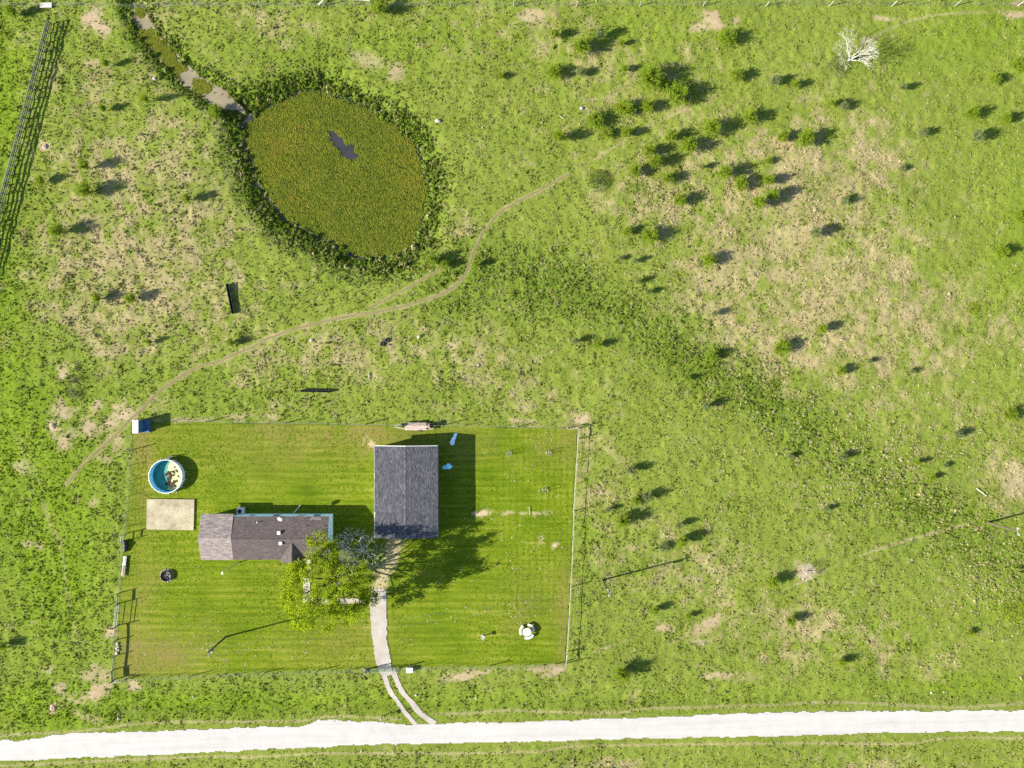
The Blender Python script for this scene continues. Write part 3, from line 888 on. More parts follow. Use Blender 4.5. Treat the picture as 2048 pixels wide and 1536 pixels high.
# yellow weed on the muddy ditch
def sample_ditch():
    n0 = 5200
    t = rng.uniform(0.02, .98, n0)
    L = np.array(smooth_line(DITCH, 10)); i = (t * (len(L) - 1)).astype(int)
    px = L[i, 0] + rng.normal(0, 8, n0); py = L[i, 1] + rng.normal(0, 6, n0)
    x = (px - 1024) * S; y = (768 - py) * S
    cl = fbm(x, y, 2.2, 2, 251)
    k = (rng.uniform(0, 1, n0) < 1.1 * sstep(.48, .62, cl)) & (py < 190)
    x, y = x[k], y[k]; n = len(x)
    rot = np.stack([np.zeros(n), np.zeros(n), rng.uniform(0, 6.283, n)], -1)
    s = rng.uniform(.5, 1.0, n)
    return np.stack([x, y, np.full(n, -.385)], -1), rot, np.stack([s, s, s], -1), np.zeros((n, 4)), np.clip(rng.normal(.62, .16, n), 0, 1)
scatter('ditch_weed', *sample_ditch(), bpy.data.collections['weed'], 'yellow green weed floating on the muddy ditch')
# ------------------------------------------------------------------ shared materials
def shingle_material(name, stops, scale=(1.0, 1.0)):
    m, nt, b = new_mat(name)
    t = attr(nt, 'tone', out='Fac')
    p = geo_pos(nt)
    v = mth(nt, 'ADD', mth(nt, 'MULTIPLY', t, 0.72), mth(nt, 'MULTIPLY', noise(nt, 0.5, 4, 0.6, p), 0.28))
    c = ramp(nt, v, stops)
    c = mixc(nt, 1.0, c, ramp(nt, noise(nt, 14, 4, 0.7, p), [(0.3, (0.8, 0.8, 0.8)), (0.7, (1.18, 1.18, 1.18))]), 'MULTIPLY')
    nt.links.new(c, b.inputs['Base Color']); b.inputs['Roughness'].default_value = 0.92
    b.inputs['Specular IOR Level'].default_value = 0.12
    bump(nt, b, noise(nt, 30, 3, 0.6, p), 0.4, 0.02)
    return m

M = {
    'sh_grey': shingle_material('charcoal_shingle', [(0.12, (0.036, 0.037, 0.045)), (0.5, (0.062, 0.062, 0.072)), (0.88, (0.102, 0.100, 0.110))]),
    'sh_brown': shingle_material('brown_shingle', [(0.12, (0.056, 0.046, 0.047)), (0.5, (0.074, 0.061, 0.060)), (0.88, (0.100, 0.083, 0.080))]),
    'sh_light': shingle_material('weathered_shingle', [(0.12, (0.115, 0.098, 0.096)), (0.5, (0.175, 0.150, 0.142)), (0.88, (0.255, 0.220, 0.205))]),
    'wall_blue': simple('pale_blue_siding', (0.60, 0.82, 0.90), 0.6, 0.04, 1.5),
    'wall_white': simple('white_siding', (0.52, 0.53, 0.52), 0.6, 0.10, 1.5),
    'trim': simple('white_trim', (0.50, 0.49, 0.47), 0.55, 0.12, 4),
    'glass': simple('window_glass', (0.02, 0.025, 0.03), 0.08, 0.2, 1.0),
    'white_metal': simple('white_metal', (0.62, 0.62, 0.60), 0.4, 0.08, 4),
    'galv': simple('galvanised_steel', (0.22, 0.225, 0.23), 0.5, 0.25, 6, 0.3),
    'black': simple('black_plastic', (0.014, 0.016, 0.018), 0.5, 0.4, 6),
    'rubber': simple('old_rubber', (0.018, 0.018, 0.019), 0.8, 0.4, 8),
    'wood': simple('weathered_wood', (0.20, 0.165, 0.125), 0.85, 0.35, 5, 0, 0.3, 0.25),
    'greywood': simple('grey_wood', (0.22, 0.21, 0.19), 0.85, 0.3, 5, 0, 0.3, 0.2),
    'plank': simple('pinkish_plank', (0.30, 0.235, 0.20), 0.85, 0.25, 4, 0, 0.3, 0.22),
    'pole': simple('creosoted_pole', (0.075, 0.060, 0.045), 0.85, 0.35, 6, 0, 0.3),
    'concrete': simple('concrete', (0.27, 0.25, 0.20), 0.9, 0.16, 2.0, 0, 0.3, 0.08),
    'pale_concrete': simple('pale_concrete', (0.42, 0.41, 0.39), 0.85, 0.12, 5, 0, 0.2),
    'rust': simple('rusty_steel', (0.11, 0.075, 0.055), 0.8, 0.4, 9, 0.3, 0.3),
    'tpost': simple('green_steel_post', (0.055, 0.075, 0.055), 0.6, 0.3, 8),
    'wire': simple('fence_wire', (0.25, 0.26, 0.26), 0.5, 0.15, 8, 0.5),
    'pipe_grey': simple('weathered_pipe', (0.075, 0.08, 0.065), 0.6, 0.25, 5),
    'gate_green': simple('green_gate_paint', (0.085, 0.15, 0.10), 0.5, 0.2, 5),
    'dirt': simple('dug_earth', (0.24, 0.17, 0.125), 0.95, 0.25, 6, 0, 0.5),
    'bark': simple('brown_bark', (0.055, 0.045, 0.032), 0.9, 0.35, 9, 0, 0.4),
    'dead': simple('bleached_dead_wood', (0.36, 0.345, 0.315), 0.85, 0.25, 8, 0, 0.3),
    'stone': simple('field_stone', (0.26, 0.245, 0.215), 0.9, 0.3, 6, 0, 0.5),
}

def slab_material():
    """stained old concrete, with map-like cracks"""
    m, nt, b = new_mat('stained_slab')
    p = geo_pos(nt)
    n1 = noise(nt, 0.55, 6, 0.65, p); n2 = noise(nt, 4, 6, 0.7, p)
    v = mth(nt, 'ADD', mth(nt, 'MULTIPLY', n1, 0.6), mth(nt, 'MULTIPLY', n2, 0.4))
    c = ramp(nt, v, [(0.36, (0.15, 0.12, 0.08)), (0.47, (0.245, 0.21, 0.14)), (0.60, (0.315, 0.285, 0.20))])
    w = nt.nodes.new('ShaderNodeTexVoronoi'); w.feature = 'DISTANCE_TO_EDGE'; w.inputs['Scale'].default_value = 0.9
    off = nt.nodes.new('ShaderNodeVectorMath'); off.operation = 'ADD'
    nt.links.new(p, off.inputs[0]); nt.links.new(noise(nt, 1.2, 4, 0.6, p, 'Color'), off.inputs[1])
    nt.links.new(off.outputs[0], w.inputs['Vector'])
    crack = ramp(nt, w.outputs['Distance'], [(0.0, (1, 1, 1)), (0.035, (0, 0, 0))])
    c = mixc(nt, mth(nt, 'MULTIPLY', crack, 0.45), c, (0.13, 0.105, 0.08))
    nt.links.new(c, b.inputs['Base Color']); b.inputs['Roughness'].default_value = 0.9
    bump(nt, b, n2, 0.3, 0.02)
    return m
M['slab'] = slab_material()

# ------------------------------------------------------------------ roofs of lapped shingles
def shingles(mb, e0, e1, r0, r1, width=0.45, course=0.15, lift=0.02):
    """tabs laid course by course from the eave e0-e1 up to the ridge r0-r1"""
    e0, e1, r0, r1 = (Vector(p) for p in (e0, e1, r0, r1))
    n = max(1, round(((r0 - e0).length) / course))
    nrm = (e1 - e0).cross(r0 - e0).normalized()
    if nrm.z < 0: nrm = -nrm
    for k in range(n):
        a0 = e0.lerp(r0, k / n); a1 = e1.lerp(r1, k / n)
        b0 = e0.lerp(r0, (k + 1.08) / n); b1 = e1.lerp(r1, (k + 1.08) / n)
        L = (a1 - a0).length
        t = -R(0, width) / L
        while t < 1:
            u = t + width * R(.55, 1.35) / L
            s0, s1 = max(t, 0), min(u, 1) - 0.006 / L
            if s1 - s0 > 0.02 / L:
                h = lift * R(.7, 1.5)
                p, q = a0.lerp(a1, s0) + nrm * (h + .01), a0.lerp(a1, s1) + nrm * (h + .01)
                pb, qb = b0.lerp(b1, s0) + nrm * .006, b0.lerp(b1, s1) + nrm * .006
                tn = min(1, max(0, random.gauss(.5, .24)))
                mb.quad(p, q, qb, pb, tn)
                mb.quad(p - nrm * h, q - nrm * h, q, p, tn)
            t = u

def gable_roof(parent, name, xw, xe, ys, yn, ze, zr, along, mat, tr=None, tabs=0.45, th=0.12):
    """along 'x': ridge runs in x; 'y': ridge runs in y. Returns the roof part; its shingles are a sub-part."""
    m = MB(); s = MB()
    if along == 'x':
        yc = (ys + yn) / 2
        A = [(xw, ys, ze), (xe, ys, ze), (xe, yc, zr), (xw, yc, zr)]
        B = [(xe, yn, ze), (xw, yn, ze), (xw, yc, zr), (xe, yc, zr)]
    else:
        xc = (xw + xe) / 2
        A = [(xw, yn, ze), (xw, ys, ze), (xc, ys, zr), (xc, yn, zr)]
        B = [(xe, ys, ze), (xe, yn, ze), (xc, yn, zr), (xc, ys, zr)]
    for q in (A, B):
        m.hexa([(x, y, z - th) for x, y, z in q], q)
        shingles(s, q[0], q[1], q[3], q[2], tabs)
    o = m.build(name, tr or M['trim'], parent)
    sh = s.build('shingles', mat, o); sh['kind'] = 'stuff'
    return o

def walls(parent, xw, xe, ys, yn, h, mat, name='wall', t=0.12, gable=None):
    """four wall slabs; gable: ('x'|'y', ridge height) adds the gable ends"""
    for a in (((xw, ys), (xe, ys + t)), ((xw, yn - t), (xe, yn)), ((xw, ys + t), (xw + t, yn - t)), ((xe - t, ys + t), (xe, yn - t))):
        (x0, y0), (x1, y1) = a
        m = MB(); m.hexa([(x0, y0, 0), (x1, y0, 0), (x1, y1, 0), (x0, y1, 0)], [(x0, y0, h), (x1, y0, h), (x1, y1, h), (x0, y1, h)])
        m.build(name, mat, parent)
    if gable:
        ax, zr = gable
        if ax == 'x':
            yc = (ys + yn) / 2
            for x in (xw, xe - t):
                m = MB(); m.hexa([(x, ys, h), (x + t, ys, h), (x + t, yn, h), (x, yn, h)], [(x, yc - .01, zr), (x + t, yc - .01, zr), (x + t, yc + .01, zr), (x, yc + .01, zr)])
                m.build('gable_end', mat, parent)
        else:
            xc = (xw + xe) / 2
            for y in (ys, yn - t):
                m = MB(); m.hexa([(xw, y, h), (xe, y, h), (xe, y + t, h), (xw, y + t, h)], [(xc - .01, y, zr), (xc + .01, y, zr), (xc + .01, y + t, zr), (xc - .01, y + t, zr)])
                m.build('gable_end', mat, parent)

def window(parent, c, w, h, face):
    """face: 'n','s','e','w' - the way the pane looks"""
    d = {'n': (0, 1), 's': (0, -1), 'e': (1, 0), 'w': (-1, 0)}[face]
    sx, sy = (w, .05) if d[1] else (.05, w)
    f = MB()
    for k in (-1, 1):
        f.box((c[0] + d[0] * .025, c[1] + d[1] * .025, c[2] + k * (h / 2 + .035)), ((w + .14) if d[1] else .05, .05 if d[1] else (w + .14), .07))
        f.box((c[0] + d[0] * .025 + (k * (w / 2 + .035) if d[1] else 0), c[1] + d[1] * .025 + (0 if d[1] else k * (w / 2 + .035)), c[2]), (.07 if d[1] else .05, .05 if d[1] else .07, h))
    o = f.build('window', M['trim'], parent)
    p = MB(); p.box((c[0] + d[0] * .012, c[1] + d[1] * .012, c[2]), (w if d[1] else .02, .02 if d[1] else w, h)); p.build('pane', M['glass'], o)
    s = MB(); s.box((c[0] + d[0] * .05, c[1] + d[1] * .05, c[2] - h / 2 - .10), ((w + .24) if d[1] else .12, .12 if d[1] else (w + .24), .05)); s.build('sill', M['trim'], o)
    return o

def door(parent, c, w, h, face, mat):
    d = {'n': (0, 1), 's': (0, -1), 'e': (1, 0), 'w': (-1, 0)}[face]
    m = MB(); m.box((c[0] + d[0] * .03, c[1] + d[1] * .03, h / 2 + .02), (w if d[1] else .06, .06 if d[1] else w, h))
    o = m.build('door', mat, parent)
    k = MB(); k.box((c[0] + d[0] * .09 + (w * .38 if d[1] else 0), c[1] + d[1] * .09 + (0 if d[1] else w * .38), 1.0), (.06, .06, .12)); k.build('handle', M['galv'], o)
    return o

# ------------------------------------------------------------------ house
EH = 2.35
hw = W(467, 1075, EH).x; he = W(657.5, 1075, EH).x
hn = W(560, 1033.5, EH).y; hs_eave = W(560, 1119, EH).y
xw_eave = W(402, 1075, EH).x; xn_eave = W(430, 1028, EH).y
ridge_z = 3.30
house = empty('house', ((hw + he) / 2, (hn + hs_eave) / 2, 0), 'long house with pale blue walls, brown shingled main roof and lighter shingled left end', 'house')
walls(house, hw + .06, he, hs_eave + .45, hn, EH - .13, M['wall_blue'], gable=('x', ridge_z - .16))
walls(house, xw_eave + .4, hw + .05, hs_eave + .55, hn - .15, EH - .13, M['wall_white'], gable=None)
gable_roof(house, 'roof', hw, he + .06, hs_eave, hn + .05, EH, ridge_z, 'x', M['sh_brown'], tabs=0.4)
_low = gable_roof(house, 'roof', xw_eave, hw - .005, hs_eave - .06, xn_eave, EH - .02, ridge_z - .02, 'x', M['sh_light'], tabs=0.55)
_low['label'] = 'lighter weathered shingle roof over the left end of the house'
_yc = (hs_eave + hn + .05) / 2
rc = MB()
for k in range(46):
    x0 = hw + (he - hw) * k / 46
    rc.quad((x0, _yc - .15, ridge_z - .005), (x0 + (he - hw) / 46 - .01, _yc - .15, ridge_z - .005), (x0 + (he - hw) / 46 - .01, _yc, ridge_z + .055), (x0, _yc, ridge_z + .055))
    rc.quad((x0, _yc, ridge_z + .055), (x0 + (he - hw) / 46 - .01, _yc, ridge_z + .055), (x0 + (he - hw) / 46 - .01, _yc + .15, ridge_z - .005), (x0, _yc + .15, ridge_z - .005))
_rc = rc.build('ridge_cap', M['sh_brown'], house)
# porch gable on the front slope
pk = W(587, 1080, 3.22)
pl = W(561, 1119.5, EH).x; pr = W(613, 1119.5, EH).x
pf = W(587, 1127, 3.2).y
m = MB(); s = MB()
xc = (pl + pr) / 2; zt = 3.18
front = hs_eave - .35
for sgn, xe_ in ((-1, pl), (1, pr)):
    q = [(xe_, front, EH + .02), (xe_, hs_eave - .1, EH + .02), (xc, _yc - .35, zt), (xc, front, zt)]
    base = [(x, y, z - .1) for x, y, z in q]
    if sgn < 0: m.hexa([base[0], base[3], base[2], base[1]], [q[0], q[3], q[2], q[1]])
    else: m.hexa([base[3], base[0], base[1], base[2]], [q[3], q[0], q[1], q[2]])
    # lapped tabs, cut along the valley
    n = 14
    for k in range(n):
        t0, t1 = k / n, (k + 1.08) / n
        xa = xe_ + (xc - xe_) * t0; xb = xe_ + (xc - xe_) * min(t1, 1)
        za = EH + .02 + (zt - EH) * t0 + .035; zb = EH + .02 + (zt - EH) * min(t1, 1) + .012
        yv = (hs_eave - .1) + (_yc - .35 - (hs_eave - .1)) * t0
        y0 = front
        while y0 < yv - .02:
            y1 = min(y0 + R(.25, .55), yv)
            s.quad((xa, y0, za), (xa, y1 - .01, za), (xb, y1 - .01, zb), (xb, y0, zb))
            y0 = y1
porch = m.build('porch_roof', M['sh_brown'], house)
sh = s.build('shingles', M['sh_brown'], porch); sh['kind'] = 'stuff'
m = MB(); m.hexa([(pl + .15, front + .1, EH), (pr - .15, front + .1, EH), (pr - .15, front + .2, EH), (pl + .15, front + .2, EH)], [(xc - .02, front + .1, zt - .12), (xc + .02, front + .1, zt - .12), (xc + .02, front + .2, zt - .12), (xc - .02, front + .2, zt - .12)])
m.build('porch_gable', M['wall_blue'], house)
for x in (pl + .2, pr - .2):
    m = MB(); m.box((x, front + .15, EH / 2), (.12, .12, EH)); m.build('porch_post', M['trim'], house)
# openings on the two walls the drone sees
for px in (512, 560, 640):
    window(house, (W(px, 1030, 0).x, hn, 1.45), 0.9 if px != 512 else .6, 0.9 if px != 512 else .5, 'n')
window(house, (he, W(660, 1100, 1).y, 1.4), 0.9, 0.9, 'e')
door(house, (W(608, 1030, 0).x, hn, 0), .9, 2.0, 'n', M['trim'])
window(house, (W(500, 1118, 1.4).x, hs_eave + .45, 1.4), 1.2, .9, 's')
door(house, (xc, hs_eave + .45, 0), .95, 2.0, 's', M['wood'])
# roof furniture
def roof_z(y): return EH + (ridge_z - EH) * (1 - abs(y - _yc) / (hn + .05 - _yc))
for px, py in ((557.5, 1066), (561.5, 1086.5)):
    p = W(px, py, 3.2); z = roof_z(p.y)
    m = MB(); m.box((p.x, p.y, z + .09), (.36, .36, .2)); v = m.build('roof_vent', M['white_metal'], house)
    m = MB(); m.box((p.x, p.y, z + .215), (.44, .44, .05)); m.build('vent_cap', M['white_metal'], v)
for px, py, r, h, mt in ((514, 1045, .06, .35, 'white_metal'), (611, 1052, .05, .22, 'black'), (647, 1052, .05, .25, 'black'), (507, 1044.5, .05, .14, 'black')):
    p = W(px, py, 2.8); z = roof_z(p.y)
    m = MB(); m.tube((p.x, p.y, z - .05), (p.x, p.y, z + h), r, r, 8); v = m.build('vent_pipe', M[mt], house)
    m = MB(); m.lathe((p.x, p.y, z), [(r * 2.4, 0.012), (r * 1.1, .06)], 8); m.build('flashing', M['galv'], v)
m = MB()
for k in range(7):
    x0 = W(621 + k * 3.2, 1036, EH).x
    y0 = W(621, 1036.5 + R(-1, 1), EH).y
    m.quad((x0, y0 - .22, roof_z(y0 - .22) + .045), (x0 + .22, y0 - .22, roof_z(y0 - .22) + .045), (x0 + .22, y0 + .12, roof_z(y0 + .12) + .045), (x0, y0 + .12, roof_z(y0 + .12) + .045))
_p = m.build('roof_patch', simple('bare_roof_patch', (0.14, 0.12, 0.115), .9, .3, 8), house); _p['kind'] = 'stuff'
# porch floor and steps
pc = W(607, 1125, .4)
steps = empty('porch_steps', (pc.x, pc.y, 0), 'concrete porch slab with two steps at the front door under the leafy tree', 'steps')
x0, x1 = W(595, 1130).x, W(622, 1130).x
for (ya, yb, h) in ((hs_eave + .44, W(600, 1133, .45).y, .45), (W(600, 1133, .45).y - .002, W(600, 1137, .3).y, .3), (W(600, 1137, .3).y - .002, W(600, 1141, .15).y, .15)):
    m = MB(); m.hexa([(x0, yb, 0), (x1, yb, 0), (x1, ya, 0), (x0, ya, 0)], [(x0, yb, h), (x1, yb, h), (x1, ya, h), (x0, ya, h)])
    m.build('step', M['concrete'], steps)

# satellite dish on the back eave
dp = W(565, 1034, EH)
dish = empty('satellite_dish', (dp.x, dp.y, EH), 'white round satellite dish on the back eave of the house roof', 'satellite dish')
m = MB(); m.tube((dp.x, dp.y, roof_z(dp.y) - .02), (dp.x, dp.y, 3.35), .035, .035, 8); m.build('mast', M['galv'], dish)
m = MB(); ax = Vector((-.25, -.6, .75)).normalized(); c0 = Vector((dp.x, dp.y - .05, 3.42))
u = ax.cross(Vector((1, 0, 0))).normalized(); w_ = ax.cross(u)
prev = None
for q in range(5):
    r = .36 * q / 4; z = .09 * (q / 4) ** 2
    ring = [c0 + u * (math.cos(t) * r) + w_ * (math.sin(t) * r) + ax * z for t in [2 * math.pi * i / 18 for i in range(18)]]
    if prev:
        for i in range(18): m.quad(prev[i], prev[(i + 1) % 18], ring[(i + 1) % 18], ring[i])
    prev = ring
m.build('reflector', M['white_metal'], dish)
m = MB(); m.tube(c0 - u * .3, c0 + ax * .4, .012, .012, 5); f_ = m.build('feed_arm', M['galv'], dish)
m = MB(); m.box(c0 + ax * .42, (.08, .08, .08)); m.build('receiver', M['trim'], dish)

# air conditioner and leaning pole behind the house
ap = W(484, 1020.5)
ac = empty('air_conditioner', (ap.x, ap.y, 0), 'pale boxy air conditioner standing on the lawn behind the house', 'air conditioner')
m = MB(); m.box((ap.x, ap.y, .05), (1.05, 1.0, .1)); m.build('pad', M['concrete'], ac)
m = MB(); m.box((ap.x, ap.y, .5), (.85, .82, .8)); bd = m.build('casing', M['wall_white'], ac)
m = MB(); m.torus((ap.x, ap.y, .915), .34, .025, 20, 5); m.build('fan_ring', M['galv'], bd)
m = MB(); m.lathe((ap.x, ap.y, .903), [(.3, 0), (.3, .004)], 16); m.build('fan_grille', M['black'], bd)
a_, b_ = W(588, 1025.5, .03), W(600, 1011, .25)
m = MB(); m.tube(a_ + Vector((0, 0, .06)), b_, .05, .05, 8)
for k in range(3): m.torus(a_.lerp(b_, .2 + .3 * k) + Vector((0, 0, .05)), .055, .012, 10, 4)
m.solo('white_pole', M['white_metal'], 'white pole lying slanted on the shaded grass behind the house', 'pole')

# ------------------------------------------------------------------ garage
GH = 2.60
gw = W(749.5, 980, GH).x; ge = W(875, 980, GH).x; gn = W(815, 892, GH).y; gs = W(810, 1076, GH).y
gz = 3.22
garage = empty('garage', ((gw + ge) / 2, (gn + gs) / 2, 0), 'large gabled garage with charcoal shingle roof right of the house', 'garage')
rot = 0.0
walls(garage, gw + .28, ge - .28, gs + .25, gn - .25, GH - .14, M['wall_white'], gable=('y', gz - .17))
gr = gable_roof(garage, 'roof', gw, ge, gs, gn, GH, gz, 'y', M['sh_grey'], tabs=0.4)
m = MB()
gxc = (gw + ge) / 2; nseg = 40
for k in range(nseg):
    y0 = gs + (gn - gs) * k / nseg; y1 = y0 + (gn - gs) / nseg - .012
    m.quad((gxc - .16, y1, gz), (gxc - .16, y0, gz), (gxc, y0, gz + .05), (gxc, y1, gz + .05)); m.quad((gxc, y1, gz + .05), (gxc, y0, gz + .05), (gxc + .16, y0, gz), (gxc + .16, y1, gz))
_r = m.build('ridge_cap', M['sh_grey'], garage); _r['kind'] = 'stuff'
m = MB()
for (xa, za), (xb, zb) in (((gw, GH), (gxc, gz)), ((gxc, gz), (ge, GH))):
    m.hexa([(xa, gn + .004, za - .17), (xb, gn + .004, zb - .17), (xb, gn + .07, zb - .17), (xa, gn + .07, za - .17)], [(xa, gn + .004, za + .03), (xb, gn + .004, zb + .03), (xb, gn + .07, zb + .03), (xa, gn + .07, za + .03)])
m.build('fascia', M['white_metal'], garage)
for x in (gw - .05, ge + .05):
    m = MB(); m.box((x, (gn + gs) / 2, GH - .08), (.09, gn - gs, .13)); m.build('gutter', M['galv'], garage)
m = MB(); m.box((gxc - 1.2, gs + .2, 1.12), (4.6, .08, 2.2)); gd = m.build('garage_door', M['trim'], garage)
for k in range(4):
    m = MB(); m.box((gxc - 1.2, gs + .15, .3 + .55 * k), (4.5, .02, .48)); m.build('door_panel', M['wall_white'], gd)
door(garage, (ge - 1.4, gs + .25, 0), .9, 2.0, 's', M['trim'])
for py in (930, 1000): window(garage, (ge - .28, W(875, py, 1.4).y, 1.5), 1.0, .8, 'e')
for k, py in enumerate((952, 1030, 1052)):
    y = W(750, py, GH).y; m = MB(); m.box((gw + .02, y, GH + .02), (.16, R(.5, .9), .012)); m.build('bent_edging', M['trim'], garage)

# ------------------------------------------------------------------ yard fixtures
sp_ = [W(294, 998, .2), W(388.5, 999, .2), W(386.5, 1060.5, .2), W(292.5, 1059, .2)]
m = MB(); m.hexa([(p.x, p.y, -.05) for p in (sp_[3], sp_[2], sp_[1], sp_[0])], [(p.x, p.y, .2) for p in (sp_[3], sp_[2], sp_[1], sp_[0])])
m.solo('concrete_slab', M['slab'], 'stained tan rectangular concrete slab on the lawn below the pool', 'slab')

# above-ground pool, nearly drained
pc = W(331, 953, .9); PR = 2.42
pool = empty('swimming_pool', (pc.x, pc.y, 0), 'round above ground pool with pale blue liner, nearly drained and full of debris', 'pool')
m = MB(); m.lathe((pc.x, pc.y, 0), [(PR, .0), (PR + .015, .45), (PR, .88)], 40, close=False); m.build('outer_wall', M['white_metal'], pool, True)
lin = simple('blue_liner', (0.30, 0.62, 0.74), 0.45, .12, 1.2)
m = MB(); m.lathe((pc.x, pc.y, 0), [(PR - .03, .88), (PR - .04, .45), (PR - .12, .06)], 40, close=False); m.build('liner', lin, pool, True)
fl = simple('stained_liner_floor', (0.36, 0.37, 0.17), .6, .22, 1.6)
m = MB(); m.lathe((pc.x, pc.y, 0), [(PR - .1, .05), (PR * .5, .045), (.01, .04)], 40); m.build('floor', fl, pool, True)
m = MB(); m.torus((pc.x, pc.y, .9), PR, .055, 40, 6); m.build('top_rail', M['white_metal'], pool, True)
for k in range(14):
    a = 2 * math.pi * (k + .5) / 14
    m = MB(); cx_, cy_ = pc.x + math.cos(a) * (PR + .09), pc.y + math.sin(a) * (PR + .09)
    m.box((cx_, cy_, .45), (.10, .07, .9), a); lg = m.build('upright', M['white_metal'], pool)
    m = MB(); m.box((pc.x + math.cos(a) * (PR + .22), pc.y + math.sin(a) * (PR + .22), .03), (.36, .09, .05), a); m.build('foot', M['galv'], lg)
# puddle shape on the west floor; its teal stands in for the wall's shade
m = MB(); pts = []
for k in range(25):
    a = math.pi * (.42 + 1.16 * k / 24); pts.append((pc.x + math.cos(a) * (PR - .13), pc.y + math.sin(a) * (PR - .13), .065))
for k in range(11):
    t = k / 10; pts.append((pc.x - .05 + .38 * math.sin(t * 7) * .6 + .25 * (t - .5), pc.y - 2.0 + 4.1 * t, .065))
m.poly(pts); m.build('shade_puddle', simple('teal_shade_water', (0.02, 0.20, 0.17), .5, .25, 1.5), pool)
deb = simple('wet_leaf_litter', (0.040, 0.026, 0.012), .9, .5, 9)
def blot(cx, cy, r, seed, z=.07, n=30, ysq=1.0, rot=0.0):
    g = np.random.default_rng(seed); ph = g.uniform(0, 6.28, 4); out = []
    for i in range(n):
        a = 2 * math.pi * i / n
        rr = r * (1 + .28 * math.sin(2 * a + ph[0]) + .22 * math.sin(5 * a + ph[1]) + .16 * math.sin(9 * a + ph[2]) + g.uniform(-.12, .12))
        x, y = rr * math.cos(a), rr * math.sin(a) * ysq
        out.append((cx + x * math.cos(rot) - y * math.sin(rot), cy + x * math.sin(rot) + y * math.cos(rot), z))
    return out
for k, (dx, dy, r, q, rt) in enumerate(((-.05, .35, .42, .8, .5), (.25, -.1, .32, 1.6, .2), (.35, -1.25, .75, .6, -.5), (.95, -.85, .38, .7, .6), (.75, .55, .22, 1.2, 0), (1.2, .7, .26, .6, -.6), (.9, 1.25, .14, 1, 0), (.7, .05, .3, .4, .7), (1.45, -.1, .18, .8, 0), (.05, -.7, .3, 1.5, .3), (-.4, .1, .16, 1, 0))):
    m = MB(); p = blot(pc.x + dx, pc.y + dy, r, 700 + k, .0, 30, q, rt)
    low = [(x, y, .05) for x, y, _ in p]; top = [(pc.x + dx + (x - pc.x - dx) * .8, pc.y + dy + (y - pc.y - dy) * .8, .095) for x, y, _ in p]
    n = len(p); m.v += low + top
    for i in range(n): m.f.append((i, (i + 1) % n, n + (i + 1) % n, n + i)); m.tone.append(.5)
    m.f.append(tuple(range(n, 2 * n))); m.tone.append(.5)
    m.build('leaf_litter', deb, pool)
lp = (pc.x + .35, pc.y + PR + .25)
ladder = empty('pool_ladder', (lp[0] + .1, lp[1], 0), 'small dark ladder leaning on the far rim of the pool', 'ladder')
for k in (-.22, .22):
    m = MB(); m.bar((lp[0] + .15 + k, lp[1] + .25, 0), (lp[0] + k, lp[1] - .1, 1.15), .05, .05); m.build('rail', M['galv'], ladder)
for k in range(4):
    t = (k + .5) / 4.4; m = MB(); m.box((lp[0] + .15 * (1 - t), lp[1] + .25 - .35 * t, 1.15 * t), (.4, .12, .03)); m.build('rung', M['galv'], ladder)

# utility shed on the fence corner
s0 = W(265, 853.5, 1.85); s1 = W(276.2, 853.5, 1.85)
shn, shs = W(270, 840.5, 1.85).y, W(270, 866.5, 1.85).y
shed = empty('utility_shed', ((s0.x + s1.x) / 2, (shn + shs) / 2, 0), 'narrow blue utility shed with white roof on the top left fence corner', 'shed')
bl = simple('blue_paint', (0.035, 0.10, 0.19), .5, .2, 3)
walls(shed, s0.x + .05, s1.x - .03, shs + .05, shn - .05, 1.78, bl, t=.06)
m = MB(); m.hexa([(s0.x, shs, 1.78), (s1.x, shs, 1.80), (s1.x, shn, 1.80), (s0.x, shn, 1.78)], [(s0.x, shs, 1.84), (s1.x, shs, 1.86), (s1.x, shn, 1.86), (s0.x, shn, 1.84)]); m.build('roof', M['white_metal'], shed)
door(shed, (s1.x - .03, (shn + shs) / 2, 0), .85, 1.6, 'e', bl)
m = MB(); m.box((s1.x + .42, (shn + shs) / 2, .22), (.8, shn - shs - .06, .44)); st_ = m.build('platform', bl, shed)
m = MB(); m.box((s1.x + .45, (shn + shs) / 2 - .3, .46), (.12, .3, .04)); m.build('hatch_handle', M['black'], st_)

# fire ring
fp = W(334, 1151)
fire = empty('fire_ring', (fp.x, fp.y, 0), 'round steel fire ring with ash and charred wood on the lawn', 'fire ring')
m = MB(); m.lathe((fp.x, fp.y, 0), [(.78, -.02), (.79, .42), (.75, .42), (.74, .02)], 26, .01, close=False); m.build('ring', M['rust'], fire, True)
m = MB(); m.lathe((fp.x, fp.y, 0), [(.73, .03), (.4, .09), (.01, .12)], 20, .1); m.build('ash', simple('grey_ash', (0.16, 0.15, 0.14), .95, .5, 9), fire, True)
for k in range(5):
    a = R(0, 6); m = MB(); m.tube((fp.x + math.cos(a) * .5, fp.y + math.sin(a) * .5, .12), (fp.x - math.cos(a + .6) * .3, fp.y - math.sin(a + .6) * .3, .2), .06, .05, 7); m.build('log', M['greywood'] if k % 2 else M['pole'], fire)
for k in range(18):
    a = 2 * math.pi * k / 18 + R(-.1, .1); m = MB(); m.lathe((fp.x + math.cos(a) * .93, fp.y + math.sin(a) * .93, 0), [(.12, -.03), (.13, .05), (.07, .1)], 6, .2); m.build('edge_stone', M['stone'], fire)

